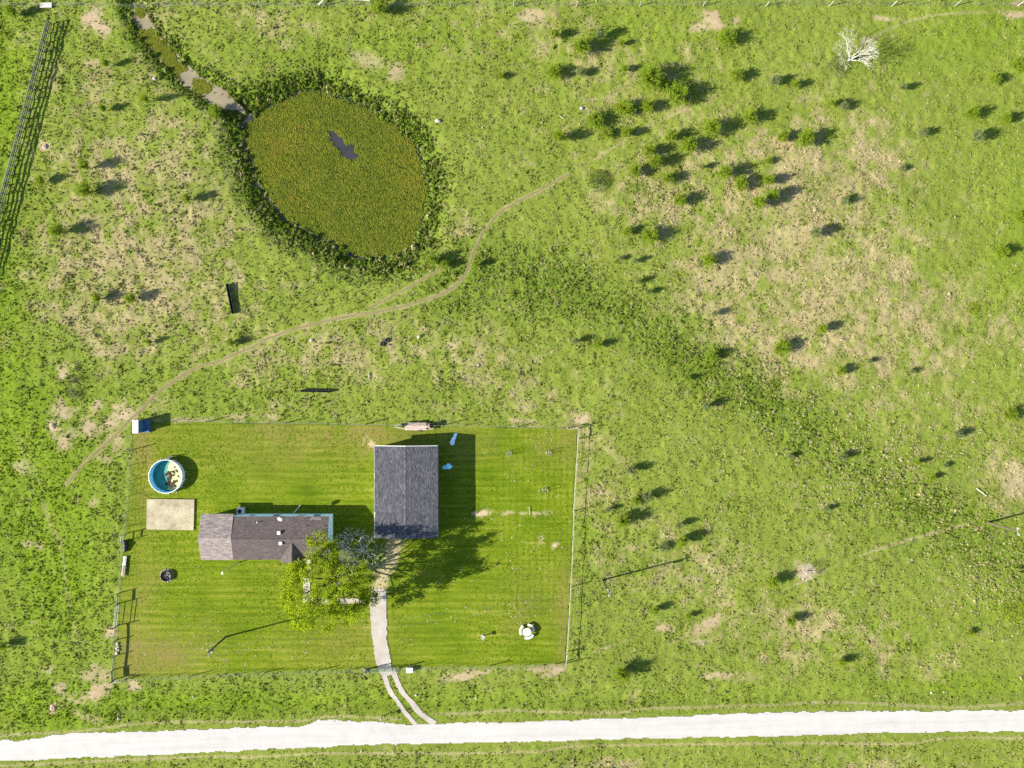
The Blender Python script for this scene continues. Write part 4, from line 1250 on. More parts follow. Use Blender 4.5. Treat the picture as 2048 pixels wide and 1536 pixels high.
# concrete garden table with three curved benches
tp = W(1054, 1261)
table = empty('picnic_table', (tp.x, tp.y, 0), 'round white concrete table with curved benches on the lawn right of the drive', 'table')
m = MB(); m.lathe((tp.x, tp.y, 0), [(.28, 0), (.18, .1), (.15, .5), (.28, .66)], 16); m.build('pedestal', M['pale_concrete'], table, True)
tt = W(1054.6, 1260.5, .75)
m = MB(); m.lathe((tp.x, tp.y, 0), [(.02, .66), (.60, .66), (.63, .70), (.60, .75), (.01, .752)], 26); m.build('table_top', M['pale_concrete'], table)
for a0 in (2.2, 4.35, .05):
    m = MB(); n = 8; ri, ro = .84, 1.16
    A = [a0 + 1.45 * (k / n) for k in range(n + 1)]
    for k in range(n):
        q = [(tp.x + math.cos(t) * r, tp.y + math.sin(t) * r) for t, r in ((A[k], ri), (A[k], ro), (A[k + 1], ro), (A[k + 1], ri))]
        m.hexa([(x, y, .36) for x, y in q], [(x, y, .44) for x, y in q])
    bn = m.build('bench', M['pale_concrete'], table)
    for t in (A[1], A[-2]):
        m = MB(); m.box((tp.x + math.cos(t) * 1.0, tp.y + math.sin(t) * 1.0, .18), (.24, .12, .36), t); m.build('bench_leg', M['pale_concrete'], bn)
# bird bath
bp = W(966, 1271)
bb = empty('bird_bath', (bp.x, bp.y, 0), 'small weathered stone bird bath in long grass on the lawn', 'bird bath')
m = MB(); m.lathe((bp.x, bp.y, 0), [(.2, 0), (.18, .08), (.08, .16), (.07, .6), (.1, .68)], 14); m.build('pedestal', M['stone'], bb, True)
m = MB(); m.lathe((bp.x, bp.y, .68), [(.05, 0), (.28, .08), (.3, .14), (.26, .13), (.05, .06)], 18); m.build('basin', M['stone'], bb, True)

# walkway slabs
for k in range(6):
    y0, y1 = 1143 + k * 10.4, 1143 + k * 10.4 + 10
    a, b2 = W(606.5, y0), W(620.5, y1); m = MB(); m.box(((a.x + b2.x) / 2, (a.y + b2.y) / 2, .045), (b2.x - a.x, a.y - b2.y, .08), R(-.02, .02))
    m.solo('paving_slab', M['concrete'], ['first', 'second', 'third', 'fourth', 'fifth', 'sixth'][k] + ' slab down from the porch in the walkway under the tree', 'paving slab', 'walkway slabs')
for k in range(8):
    x0 = 621.5 + k * 14.4
    a, b2 = W(x0, 1196.5), W(x0 + 13.8, 1207); m = MB(); m.box(((a.x + b2.x) / 2, (a.y + b2.y) / 2, .045), (b2.x - a.x, a.y - b2.y, .08), R(-.015, .015))
    m.solo('paving_slab', M['concrete'], ['first', 'second', 'third', 'fourth', 'fifth', 'sixth', 'seventh', 'eighth'][k] + ' slab from the left in the walkway leading right to the driveway', 'paving slab', 'walkway slabs')
# ------------------------------------------------------------------ fences
def lerp_line(pts, step):
    """points every step pixels along a polyline"""
    out = [pts[0]]; left = step
    for a, b in zip(pts[:-1], pts[1:]):
        L = math.hypot(b[0] - a[0], b[1] - a[1]); t = left
        while t < L:
            out.append((a[0] + (b[0] - a[0]) * t / L, a[1] + (b[1] - a[1]) * t / L)); t += step
        left = t - L
    return out

def wire_fence(name, label, pts, posts, wires=(.25, .5, .8, 1.05), tstep=32, wr=.006, th=1.2):
    c = W(*pts[len(pts) // 2])
    o = empty(name, (c.x, c.y, 0), label, 'fence', 'wire fences round the yard')
    for i, (x, y) in enumerate(lerp_line(pts, tstep)):
        if any(abs(x - q[0]) + abs(y - q[1]) < 10 for q in posts): continue
        p = W(x, y); z = hz(x, y); m = MB()
        lx, ly = R(-.03, .03), R(-.03, .03)
        m.bar((p.x, p.y, z - .2), (p.x + lx, p.y + ly, z + th), .035, .045); m.bar((p.x, p.y, z - .2), (p.x + lx, p.y + ly, z + th), .05, .012)
        m.build('steel_post', M['tpost'], o)
    for x, y, h in posts:
        p = W(x, y); z = hz(x, y); m = MB(); lx, ly = R(-.05, .05), R(-.05, .05)
        m.tube((p.x, p.y, z - .3), (p.x + lx, p.y + ly, z + h), .075, .065, 8); m.build('wood_post', M['greywood'], o)
    for h in wires:
        q = []
        for x, y in lerp_line(pts, 20) + [pts[-1]]:
            p = W(x, y); q.append((p.x + .04, p.y, hz(x, y) + h))
        m = MB(); m.path(q, wr, 4); m.build('wire', M['wire'], o)
    return o

def rail(parent, a, b, z, w=.04, h=.14, mat='greywood', name='rail'):
    p, q = W(*a), W(*b)
    m = MB(); m.bar((p.x, p.y, hz(*a) + z), (q.x, q.y, hz(*b) + z), w, h); return m.build(name, M[mat], parent)

top = [(345, 842), (430, 843), (512, 845), (640, 847), (770, 849), (900, 851), (1024, 853), (1135, 856), (1157, 857)]
f_top = wire_fence('wire_fence', 'wire fence along the top of the mown yard', top, [(418, 843, 1.5), (576, 845, 1.5), (732, 848, 1.6), (885, 851, 1.7), (1034, 854, 1.4), (1135, 857, 1.6), (1156, 856, 1.6)], tstep=39)
rail(f_top, (1135, 857), (1156, 856), 1.05, .09, .09)
right = [(1156, 858), (1154, 890), (1146, 1022), (1144, 1100), (1140, 1174), (1133, 1303), (1130.5, 1327)]
f_right = wire_fence('wire_fence', 'wire fence down the right side of the mown yard', right, [(1156, 878, 1.4), (1146, 1022, 1.5), (1140.5, 1174, 1.6), (1132.5, 1303, 1.4), (1130.5, 1327, 1.6)], tstep=31)
rail(f_right, (1156, 857), (1155, 878), 1.0, .1, .12); rail(f_right, (1132.5, 1303), (1130.5, 1327), 1.0, .1, .12)
# pale top rail board and woven wire along the right side
for a, b in zip(right[:-1], right[1:]): rail(f_right, a, b, .95, .05, .04, 'greywood', 'top_rail')
b1 = [(800, 1335), (900, 1333), (979, 1332), (1060, 1330), (1130, 1328)]
f_b1 = wire_fence('wire_fence', 'wire fence along the bottom of the yard right of the gate', b1, [(803, 1335, 1.5), (979, 1332, 1.5), (1110, 1328, 1.4)], tstep=36)
b2 = [(232, 1358), (380, 1351), (512, 1345), (640, 1341), (734, 1338)]
f_b2 = wire_fence('wire_fence', 'wire fence along the bottom of the yard left of the gate', b2, [(252, 1357, 1.4), (385, 1350.5, 1.5), (530, 1345, 1.5), (636, 1341, 1.6), (733, 1338, 1.5)], tstep=36)
rail(f_b2, (232, 1358), (252, 1357), 1.05, .1, .1)
left_hi = [(268, 868), (264, 920), (257, 1020), (251, 1080)]
f_l1 = wire_fence('wire_fence', 'wire fence on the left of the yard beside the pool', left_hi, [(266.5, 899, 1.7), (252, 1067, 1.7), (250, 1082, 1.7)], tstep=31)
rail(f_l1, (252, 1067), (250, 1082), 1.2, .08, .12)
rail(f_l1, (252, 1067), (250, 1082), .6, .05, .1)
left_mid = [(250, 1085), (246, 1130), (243, 1180)]
f_l2 = wire_fence('wire_fence', 'wire fence on the left of the yard beside the fire ring', left_mid, [], tstep=24)
# board fence at the lower left corner
lf = [(242.1, 1184.6, 1.25), (240.8, 1205.8, 1.55), (236, 1251, 1.6), (235.5, 1279, 1.2), (233.2, 1310, 1.2), (230, 1338, 1.25), (230.5, 1358, 1.5)]
c = W(236, 1270)
bf = empty('board_fence', (c.x, c.y, 0), 'grey board fence on tall posts at the lower left yard corner', 'fence')
for x, y, h in lf:
    p = W(x, y); m = MB(); m.tube((p.x, p.y, -.3), (p.x + R(-.03, .03), p.y, h), .08, .07, 8); m.build('post', M['pole'], bf)
rail(bf, lf[0][:2], lf[1][:2], .98, .06, .22, 'greywood', 'board')
rail(bf, lf[1][:2], lf[2][:2], .92, .05, .05, 'galv', 'gate_tube'); rail(bf, lf[1][:2], lf[2][:2], 1.22, .05, .05, 'galv', 'gate_tube'); rail(bf, lf[1][:2], lf[2][:2], .4, .05, .05, 'galv', 'gate_tube')
for a, b in ((2, 3), (3, 4), (4, 5)): rail(bf, lf[a][:2], lf[b][:2], .80, .05, .20, 'greywood', 'board')
rail(bf, lf[5][:2], lf[6][:2], .85, .05, .42, 'greywood', 'board')

# pipe and board corral fence, top left
p0, p1 = (103.5, 48), (-32, 560)
n = 27
cc = W(60, 220)
cor = empty('corral_fence', (cc.x, cc.y, 0), 'tall dark corral fence of posts and boards running down the top left edge', 'fence')
cz = [hz(p0[0] + (p1[0] - p0[0]) * k / n, p0[1] + (p1[1] - p0[1]) * k / n) for k in range(n + 1)]
cpt = [W(p0[0] + (p1[0] - p0[0]) * k / n, p0[1] + (p1[1] - p0[1]) * k / n) for k in range(n + 1)]
for k in range(n + 1):
    m = MB(); m.bar((cpt[k].x, cpt[k].y, cz[k] - .3), (cpt[k].x, cpt[k].y, cz[k] + 1.28), .11, .11); m.build('post', M['pipe_grey'], cor)
for h, w in ((.14, .12), (.50, .16), (.86, .17), (1.20, .20)):
    for k in range(0, n, 3):
        e = min(k + 3, n)
        m = MB(); m.bar((cpt[k].x + .05, cpt[k].y, cz[k] + h + R(-.02, .02)), (cpt[e].x + .05, cpt[e].y, cz[e] + h + R(-.02, .02)), .035, w)
        m.build('rail', M['pipe_grey'] if h < 1.2 else M['greywood'], cor)
for k in range(0, n):
    m = MB()
    for h in (.36, .70, 1.04): m.tube((cpt[k].x - .04, cpt[k].y, cz[k] + h), (cpt[k + 1].x - .04, cpt[k + 1].y, cz[k + 1] + h), .008, .008, 4)
    w_ = m.build('wire_panel', M['wire'], cor); w_['kind'] = 'stuff'

# boundary fence along the top of the pasture
tf = [(-60, 13), (500, 12.5), (1100, 12), (1600, 12), (2120, 11)]
ft = wire_fence('wire_fence', 'wire boundary fence running along the very top of the pasture', tf, [(x, 12 + R(-.6, .6), 1.35) for x in range(20, 2100, 126)], tstep=63)
# short white pipe rail at the very top
c = W(690, 4)
pr_ = empty('pipe_rail', (c.x, c.y, 0), 'pale pipe cattle rail with slanted end at the top edge of the field', 'railing')
pts_ = [(656, 1.5), (682, 2.0), (709, 2.5), (741, 3.2)]
for x, y in pts_:
    p = W(x, y); z = hz(x, y); m = MB(); m.tube((p.x, p.y - .1, z - .2), (p.x, p.y, z + 1.25), .06, .06, 7); m.build('post', M['galv'], pr_)
for h in (.5, .85, 1.2):
    for a, b in zip(pts_[:-1], pts_[1:]):
        p, q = W(*a), W(*b); m = MB(); m.tube((p.x, p.y, hz(*a) + h), (q.x, q.y, hz(*b) + h), .05, .05, 7); m.build('rail', M['white_metal'], pr_)
p, q = W(656, 1.5), W(637, 10); m = MB(); m.tube((p.x, p.y, hz(656, 2) + 1.15), (q.x, q.y, hz(637, 10) + .1), .06, .06, 7); m.build('brace', M['white_metal'], pr_)

# drive gate
g0, g1 = W(735, 1338.5), W(799, 1335.5)
gate = empty('drive_gate', (g0.x, g0.y, 0), 'green tubular field gate closed across the gravel driveway', 'gate')
d = (g1 - g0)
for h in (.18, .38, .58, .82, 1.12):
    m = MB(); m.tube(g0 + Vector((.15, 0, h)), g1 + Vector((-.15, 0, h)), .028, .028, 7); m.build('tube', M['gate_green'], gate)
for t in (.04, .3, .55, .8, .96):
    p = g0.lerp(g1, t); m = MB(); m.tube(p + Vector((0, 0, .15)), p + Vector((0, 0, 1.14)), .026, .026, 7); m.build('upright', M['gate_green'], gate)
m = MB(); p, q = g0.lerp(g1, .04), g0.lerp(g1, .42)
for k in range(9):
    a = p.lerp(q, k / 8); m.tube(a + Vector((0, .01, .16)), a + Vector((0, .01, 1.1)), .006, .006, 4)
_w = m.build('mesh_panel', M['wire'], gate); _w['kind'] = 'stuff'
for p, lab in ((g0, 'left'), (g1, 'right')):
    m = MB(); m.tube((p.x, p.y, -.3), (p.x, p.y, 1.75), .09, .085, 9); m.lathe((p.x, p.y, 1.75), [(.1, 0), (.1, .03), (.01, .06)], 9)
    m.solo('gate_post', M['greywood'], 'thick wooden gate post at the %s end of the drive gate' % lab, 'post')
m = MB()
a, b = W(724, 1336, .1), W(735, 1342, .1)
for k in range(4):
    m.bar((a.x + .05 * k, a.y - .12 * k, .06 + .02 * k), (b.x + .05 * k, b.y - .12 * k + .1, .08 + .02 * k), .13, .04)
m.solo('board_heap', M['wood'], 'few tan boards lying by the left gate post', 'boards')
p = W(819.5, 1341, .55)
bx = empty('utility_box', (p.x, p.y, 0), 'white square utility box on the grass right of the drive gate', 'box')
m = MB(); m.box((p.x, p.y, .27), (.86, .62, .54)); cs = m.build('casing', M['white_metal'], bx)
m = MB(); m.hexa([(p.x - .47, p.y - .35, .545), (p.x + .47, p.y - .35, .545), (p.x + .47, p.y + .35, .545), (p.x - .47, p.y + .35, .545)], [(p.x - .4, p.y - .28, .6), (p.x + .4, p.y - .28, .6), (p.x + .4, p.y + .28, .6), (p.x - .4, p.y + .28, .6)]); m.build('lid', M['white_metal'], bx)
m = MB(); m.box((p.x + .44, p.y, .3), (.03, .1, .1)); m.build('latch', M['galv'], cs)
# mailbox
p = W(765, 1431)
mb_ = empty('mailbox', (p.x, p.y, 0), 'mailbox on a leaning wooden post beside the road left of the drive', 'mailbox')
m = MB(); m.bar((p.x, p.y, -.2), (p.x, p.y, 1.05), .1, .1); m.build('post', M['wood'], mb_)
m = MB(); m.bar((p.x - .2, p.y, 1.0), (p.x + .2, p.y, 1.0), .1, .05); m.build('arm', M['wood'], mb_)
m = MB(); prof = [(-.1, 0), (.1, 0), (.1, .13), (.06, .2), (-.06, .2), (-.1, .13)]
m.poly([(p.x + u, p.y - .3, 1.03 + v) for u, v in prof]); m.poly([(p.x + u, p.y + .26, 1.03 + v) for u, v in reversed(prof)])
for k in range(6):
    (u0, v0), (u1, v1) = prof[k], prof[(k + 1) % 6]; m.quad((p.x + u0, p.y - .3, 1.03 + v0), (p.x + u0, p.y + .26, 1.03 + v0), (p.x + u1, p.y + .26, 1.03 + v1), (p.x + u1, p.y - .3, 1.03 + v1))
b_ = m.build('box', M['galv'], mb_)
m = MB(); m.box((p.x + .12, p.y - .1, 1.24), (.015, .05, .2)); m.build('flag', simple('red_paint', (.3, .03, .02), .5), b_)

# ------------------------------------------------------------------ power line
poles = [((452.5, 1273), 6.2, 'front left lawn'), ((1205, 1160), 6.3, 'rough grass just outside the right yard fence'), ((1975, 1045), 6.3, 'pasture at the right edge'), ]
tops = []
for (px, py), h, where in poles:
    p = W(px, py); z = hz(px, py)
    o = empty('power_pole', (p.x, p.y, z), 'wooden power pole standing in the ' + where, 'pole', 'power line poles')
    m = MB(); m.tube((p.x, p.y, z - .4), (p.x, p.y, z + h), .15, .10, 10); m.build('shaft', M['pole'], o)
    m = MB(); m.box((p.x, p.y, z + h - .25), (.10, 1.1, .1), .15); arm = m.build('crossarm', M['greywood'], o)
    ends = []
    for k in (-.45, .45):
        e = (p.x - math.sin(.15) * k, p.y + math.cos(.15) * k, z + h - .13); ends.append(e)
        m = MB(); m.lathe(e, [(.05, -.07), (.05, 0), (.06, .05), (.03, .1)], 8); m.build('insulator', M['white_metal'], arm)
    if px < 1900:
        m = MB(); m.tube((p.x + .22, p.y - .1, z + h - 1.3), (p.x + .22, p.y - .1, z + h - .7), .17, .17, 10); m.build('transformer', M['galv'], o)
    tops.append(ends)
wl = [[(-120, -33, 7), (-120, -32, 7)]] + tops + [[(125, -16.5, 7), (125, -15.5, 7)]]
for i in range(len(wl) - 1):
    for j in range(2):
        a, b = Vector(wl[i][j]), Vector(wl[i + 1][j]); q = []
        for k in range(17):
            t = k / 16; v = a.lerp(b, t); v.z += .06 - .9 * 4 * t * (1 - t) * .5; q.append(v)
        m = MB(); m.path(q, .006, 4)
        m.solo('power_cable', M['wire'], '%s thin overhead cable %s' % (('lower', 'upper')[j], ('left of the lawn pole', 'between the lawn pole and the pole outside the fence', 'between the middle pole and the right edge pole', 'running off right of the last pole')[i]), 'cable', 'overhead power cables')
p = W(478.5, 1124)
o = empty('yard_light', (p.x, p.y, 0), 'grey yard light pole standing at the front edge of the house', 'light pole')
m = MB(); m.tube((p.x, p.y, -.3), (p.x, p.y, 4.4), .075, .06, 8); m.build('shaft', M['greywood'], o)
m = MB(); m.tube((p.x, p.y, 4.3), (p.x - .5, p.y - .35, 4.6), .03, .03, 6); m.build('bracket', M['galv'], o)
m = MB(); m.lathe((p.x - .52, p.y - .37, 4.42), [(.05, .2), (.19, .12), (.2, .05), (.1, 0)], 12); m.build('lamp_head', M['white_metal'], o)

# ------------------------------------------------------------------ farm things
def trough(px, py, L, wd, ang, label, mat, h=.5):
    p = W(px, py); z = hz(px, py)
    o = empty('feed_trough', (p.x, p.y, z), label, 'trough')
    u = Vector((math.cos(ang), math.sin(ang), 0)); v = Vector((-math.sin(ang), math.cos(ang), 0)); c0 = Vector((p.x, p.y, z))
    def pt(a, b, zz): return tuple(c0 + u * a + v * b + Vector((0, 0, zz)))
    a, b = L / 2, wd / 2
    for s in (-1, 1):
        m = MB(); y0, y1 = sorted((s * b, s * (b - .05))); k0, k1 = sorted((s * b * .7, s * (b * .7 - .05)))
        m.hexa([pt(-a, k0, .1), pt(a, k0, .1), pt(a, k1, .1), pt(-a, k1, .1)], [pt(-a, y0, h), pt(a, y0, h), pt(a, y1, h), pt(-a, y1, h)]); m.build('side', mat, o)
    for s in (-1, 1):
        m = MB(); x0, x1 = sorted((s * a, s * (a + .05)))
        m.hexa([pt(x0, -b * .7, .1), pt(x1, -b * .7, .1), pt(x1, b * .7, .1), pt(x0, b * .7, .1)], [pt(x0, -b, h), pt(x1, -b, h), pt(x1, b, h), pt(x0, b, h)]); m.build('end', mat, o)
    m = MB(); m.hexa([pt(-a, -b * .7, .06), pt(a, -b * .7, .06), pt(a, b * .7, .06), pt(-a, b * .7, .06)], [pt(-a, -b * .72, .11), pt(a, -b * .72, .11), pt(a, b * .72, .11), pt(-a, b * .72, .11)]); m.build('floor', mat, o)
    for t in (-.8, 0, .8):
        m = MB(); m.box(pt(a * t, 0, .05), (.1, wd * .7, .16), ang); m.build('foot', M['galv'], o)
    return o
trough(462, 598, 4.35, .44, math.radians(-78.5), 'long black feed trough set nearly upright left of the cattle path', M['black'], .42)
trough(633.5, 782, 4.5, .34, math.radians(-.8), 'narrow black feed trough set level above the yard fence', M['black'], .45)
p = W(94, 12); z = hz(94, 14)
m = MB()
for k in range(3): m.bar((p.x - .9, p.y - .25 + .25 * k, z + .28), (p.x + .85, p.y - .22 + .25 * k, z + .3), .22, .05)
for s in (-.7, .65): m.box((p.x + s, p.y, z + .1), (.08, .7, .34))
m.solo('pallet', M['dead'], 'bleached white pallet lying at the top left corner of the field', 'pallet')
for i, (px, py, lab) in enumerate(((765.2, 688, 'lower left of the two black tyres lying in the pasture'), (774.5, 680.5, 'upper right of the two black tyres lying in the pasture'))):
    p = W(px, py); z = hz(px, py); m = MB(); m.torus((p.x, p.y, z + .13), .25, .12, 20, 8); m.solo('tyre', M['rubber'], lab, 'tyre', 'two old tyres', (p.x, p.y, z), True)

# lumber trailer on the fence line
p = W(833, 852.5); 
tr = empty('utility_trailer', (p.x, p.y, 0), 'flat trailer loaded with pinkish planks parked along the top yard fence', 'trailer')
m = MB()
for s in (-.42, .42): m.bar((p.x - 1.65, p.y + s, .42), (p.x + 2.6, p.y + s, .42), .08, .1)
for t in (-1.6, -.3, 1.0, 2.5): m.bar((p.x + t, p.y - .42, .42), (p.x + t, p.y + .42, .42), .08, .08)
m.build('frame', M['rust'], tr)
for s in (-.4, .4):
    m = MB(); m.bar((p.x - 1.6, p.y + s, .42), (p.x - 3.1, p.y + .08 * (1 if s > 0 else -1), .40), .09, .1); m.build('tongue', M['dead'], tr)
m = MB(); m.tube((p.x - 3.1, p.y, .0), (p.x - 3.1, p.y, .6), .05, .05, 8); m.build('jack', M['galv'], tr)
for k in range(6):
    y = p.y - .47 + .185 * k; m = MB(); m.bar((p.x - 1.6 + R(-.1, .1), y + R(-.02, .02), .52), (p.x + 1.55 + R(-.12, .12), y + R(-.03, .03), .52), .165, .05); m.build('plank', M['plank'], tr)
for k in range(4):
    m = MB(); m.bar((p.x + 1.7, p.y - .4 + .22 * k, .52), (p.x + 2.55, p.y - .4 + .22 * k, .52), .19, .05); m.build('plank', M['wood'], tr)
for s in (-.62, .62):
    m = MB(); c = Vector((p.x + .6, p.y + s, .32)); m.tube(c + Vector((0, -.09, 0)), c + Vector((0, .09, 0)), .32, .32, 18); w_ = m.build('wheel', M['rubber'], tr)
    m = MB(); m.tube(c + Vector((0, -.1, 0)), c + Vector((0, .1, 0)), .17, .17, 12); m.build('rim', M['galv'], w_)
q = W(865, 850.5)
m = MB(); m.lathe((q.x, q.y, .55), [(.26, 0), (.3, .02), (.34, .3), (.36, .31), (.3, .3), (.26, .05)], 14); m.solo('black_tub', M['black'], 'black tub sitting on the right end of the plank trailer', 'tub')
q = W(806.5, 849.5)
m = MB(); m.lathe((q.x, q.y, .48), [(.25, 0), (.28, .25), (.2, .38)], 12, .1); m.solo('black_bag', M['black'], 'dark bag on the tongue end of the plank trailer', 'bag', None, None, True)

# crumpled tarps in the garage shade
def tarp(cx, cy, sx, sy, rot, seed, label, col):
    g = np.random.default_rng(seed); n = 22
    p = W(cx, cy); m = MB(); P = {}
    for i in range(n):
        for j in range(n):
            u, v = i / (n - 1) * 2 - 1, j / (n - 1) * 2 - 1
            r = math.hypot(u, v); th_ = math.atan2(v, u); sq = (1 - .22 * (max(abs(u), abs(v)) and r / max(abs(u), abs(v)) - 1) * 2) * (1 + .22 * math.sin(2 * th_ + seed) + .14 * math.sin(3 * th_ + 2 * seed) + .08 * math.sin(7 * th_))
            x, y = u * sx * sq, v * sy * sq
            z = .05 + .32 * max(0, 1 - r) + .20 * float(fbm(np.array([u * 2.0 + seed]), np.array([v * 2.0]), .55, 3, seed)[0])
            P[i, j] = (p.x + x * math.cos(rot) - y * math.sin(rot), p.y + x * math.sin(rot) + y * math.cos(rot), max(.03, z - .1 * max(0, r - .7)))
    for i in range(n - 1):
        for j in range(n - 1): m.quad(P[i, j], P[i + 1, j], P[i + 1, j + 1], P[i, j + 1])
    return m.solo('tarpaulin', simple('blue_tarp', col, .4, .2, 4), label, 'tarp', 'blue tarps beside the garage', (p.x, p.y, 0))
tarp(907, 879, .36, .78, -.35, 5, 'crumpled pale blue tarp near the top right corner of the garage', (0.50, 0.70, 0.80))
tarp(895, 933, .58, .44, .6, 9, 'crumpled bright blue tarp in the shade right of the garage', (0.30, 0.66, 0.82))

# things stacked against the left fence
for k, (px, py, h) in enumerate(((252, 1084, .5), (253.5, 1089, .62), (252, 1094, .5), (251.5, 1099, .4))):
    p = W(px, py); m = MB(); m.lathe((p.x, p.y, 0), [(.22, 0), (.34, .12), (.36, h * .6), (.24, h * .92), (.08, h)], 14, .12)
    m.solo('black_sack', M['black'], ['topmost', 'second from top', 'third from top', 'lowest'][k] + ' black sack in the row against the left yard fence', 'sack', 'black sacks by the fence', (p.x, p.y, 0), True)
for k in range(6):
    a, b = W(249.5 + k * 1.1, 1112), W(246.5 + k * 1.1, 1134); m = MB(); m.tube(Vector((a.x, a.y, .12 + .09 * (k % 2))), Vector((b.x, b.y, .12 + .09 * (k % 2))), .06, .06, 7)
    m.solo('steel_pipe', M['galv'], ['leftmost', 'second', 'third', 'fourth', 'fifth', 'rightmost'][k] + ' grey pipe counting rightwards in the bundle by the left fence', 'pipe', 'pipe bundle by the fence')
for k in range(5):
    a, b = W(247 + k * 1.6 + R(-.6, .6), 1131 + R(-2, 2)), W(244.5 + k * 1.6, 1151 + R(-2, 2)); m = MB(); m.bar((a.x, a.y, .22 + .05 * (k % 2)), (b.x, b.y, .2 + .05 * (k % 2)), .12, .05)
    m.solo('loose_board', M['plank'], ['leftmost', 'second', 'third', 'fourth', 'rightmost'][k] + ' board counting rightwards in the pile below the pipes', 'board', 'boards piled by the fence')
for k, (px, py) in enumerate(((236, 1287), (238, 1293), (235, 1297), (238.5, 1300), (234.5, 1306))):
    p = W(px, py); m = MB(); m.lathe((p.x, p.y, 0), [(R(.15, .3), -.02), (R(.15, .3), .14), (.08, .22)], 8, .3); m.solo('rubble_stone', M['concrete'], ['highest', 'second', 'third', 'fourth', 'lowest'][k] + ' pale rubble stone counting down along the board fence', 'stone', 'rubble along the board fence', (p.x, p.y, 0))

# wire plant cages on the right lawn
for (px, py, lab) in ((1018, 906, 'left wire plant cage on the lawn right of the garage shade'), (1097, 905, 'upper right wire plant cage near the top right of the lawn'), (1090, 979, 'lower wire plant cage near the right yard fence')):
    p = W(px, py); o = empty('plant_cage', (p.x, p.y, 0), lab, 'plant cage', 'wire plant cages')
    for h in (.1, .5, .95):
        m = MB(); m.torus((p.x, p.y, h), .36, .012, 18, 4); m.build('hoop', M['wire'], o)
    for k in range(4):
        a = math.pi / 4 + k * math.pi / 2; m = MB(); m.tube((p.x + math.cos(a) * .36, p.y + math.sin(a) * .36, 0), (p.x + math.cos(a) * .36, p.y + math.sin(a) * .36, 1.15), .022, .022, 5); m.build('stake', M['tpost'], o)
    m = MB()
    for k in range(12):
        a = R(0, 6.28); m.tube((p.x, p.y, 0), (p.x + math.cos(a) * .2, p.y + math.sin(a) * .2, R(.3, .6)), .012, .004, 4)
    m.build('seedling', M['dead'], o)
# ant mounds, stones and small debris
for (px, py, r, lab) in ((104, 1417, .55, 'ringed bare ant mound near the lower left corner above the road'), (90, 293, .45, 'pinkish ant mound beside the corral fence'), (106, 852, .5, 'bare ant mound left of the blue utility shed')):
    p = W(px, py); z = hz(px, py); m = MB(); m.lathe((p.x, p.y, z), [(r * 1.1, -.04), (r * .8, .07), (r * .45, .17), (r * .22, .2), (r * .12, .13), (.01, .12)], 18, .08); m.solo('ant_mound', M['dirt'], lab, 'mound', 'ant mounds', (p.x, p.y, z), True)
stones = ((838, 674, .28, 'grey stone in the pasture right of the two tyres'), (957, 731, .22, 'pale stone in the pasture above the garage'), (623, 681, .3, 'dull green stone below the cattle path'), (1163, 216, .3, 'stone among the shrubs right of the pond'), (876, 242, .4, 'low stone on the right bank of the pond'), (832, 1390, .25, 'dark stone right of the wheel tracks'),
          (309, 157, .3, 'pale stone in the grass left of the muddy ditch'), (237, 1437, .22, 'pale stone on the verge left of the drive'), (386, 1394, .18, 'small white stone on the verge below the lawn'), (952, 1398, .2, 'small pale stone on the verge right of the wheel tracks'), (1865, 1387, .2, 'left of the pale stones on the verge at far right'), (1890, 1386, .18, 'right of the pale stones on the verge at far right'))
for k, (px, py, r, lab) in enumerate(stones):
    p = W(px, py); z = hz(px, py); m = MB(); m.lathe((p.x, p.y, z), [(r * .9, -.05), (r, r * .3), (r * .75, r * .62), (r * .3, r * .8)], 8, .25, 1, .8)
    m.solo('field_stone', M['concrete'] if 'pale' in lab or 'white' in lab else M['stone'], lab, 'stone', 'scattered stones', (p.x, p.y, z))
for (px, py, qx, qy, lab) in ((1952, 977, 1972, 992, 'white pipe lying in the pasture near the right edge'), (1118, 231, 1127, 238, 'short pale stick lying right of the pond'), (737, 745, 738, 760, 'short pale stick standing in the pasture above the trough'), (1058, 1013, 1059, 1030, 'thin dark stick lying on the right lawn')):
    a, b = W(px, py), W(qx, qy); za = hz(px, py) + .16; m = MB(); m.tube((a.x, a.y, za + .02), a.lerp(b, .5) + Vector((.02, .03, za - a.z)), .04, .035, 6); m.tube(a.lerp(b, .5) + Vector((.02, .03, za - a.z)), (b.x, b.y, za), .035, .025, 6)
    m.solo('loose_pole', M['white_metal'] if 'white' in lab else M['dead'], lab, 'pole')
# ------------------------------------------------------------------ trees and shrubs
def leaf_material(name, stops, trans=0.45):
    m, nt, b = new_mat(name)
    nt.nodes.remove(b)
    t = attr(nt, 'tone', out='Fac')
    oi = nt.nodes.new('ShaderNodeObjectInfo')
    v = mth(nt, 'ADD', mth(nt, 'MULTIPLY', t, 0.75), mth(nt, 'MULTIPLY', oi.outputs['Random'], 0.25))
    c = ramp(nt, v, stops)
    d = nt.nodes.new('ShaderNodeBsdfDiffuse'); tr = nt.nodes.new('ShaderNodeBsdfTranslucent')
    nt.links.new(c, d.inputs['Color']); nt.links.new(c, tr.inputs['Color'])
    mx = nt.nodes.new('ShaderNodeMixShader'); mx.inputs[0].default_value = trans
    nt.links.new(d.outputs[0], mx.inputs[1]); nt.links.new(tr.outputs[0], mx.inputs[2])
    nt.links.new(mx.outputs[0], nt.nodes['Material Output'].inputs['Surface'])
    return m

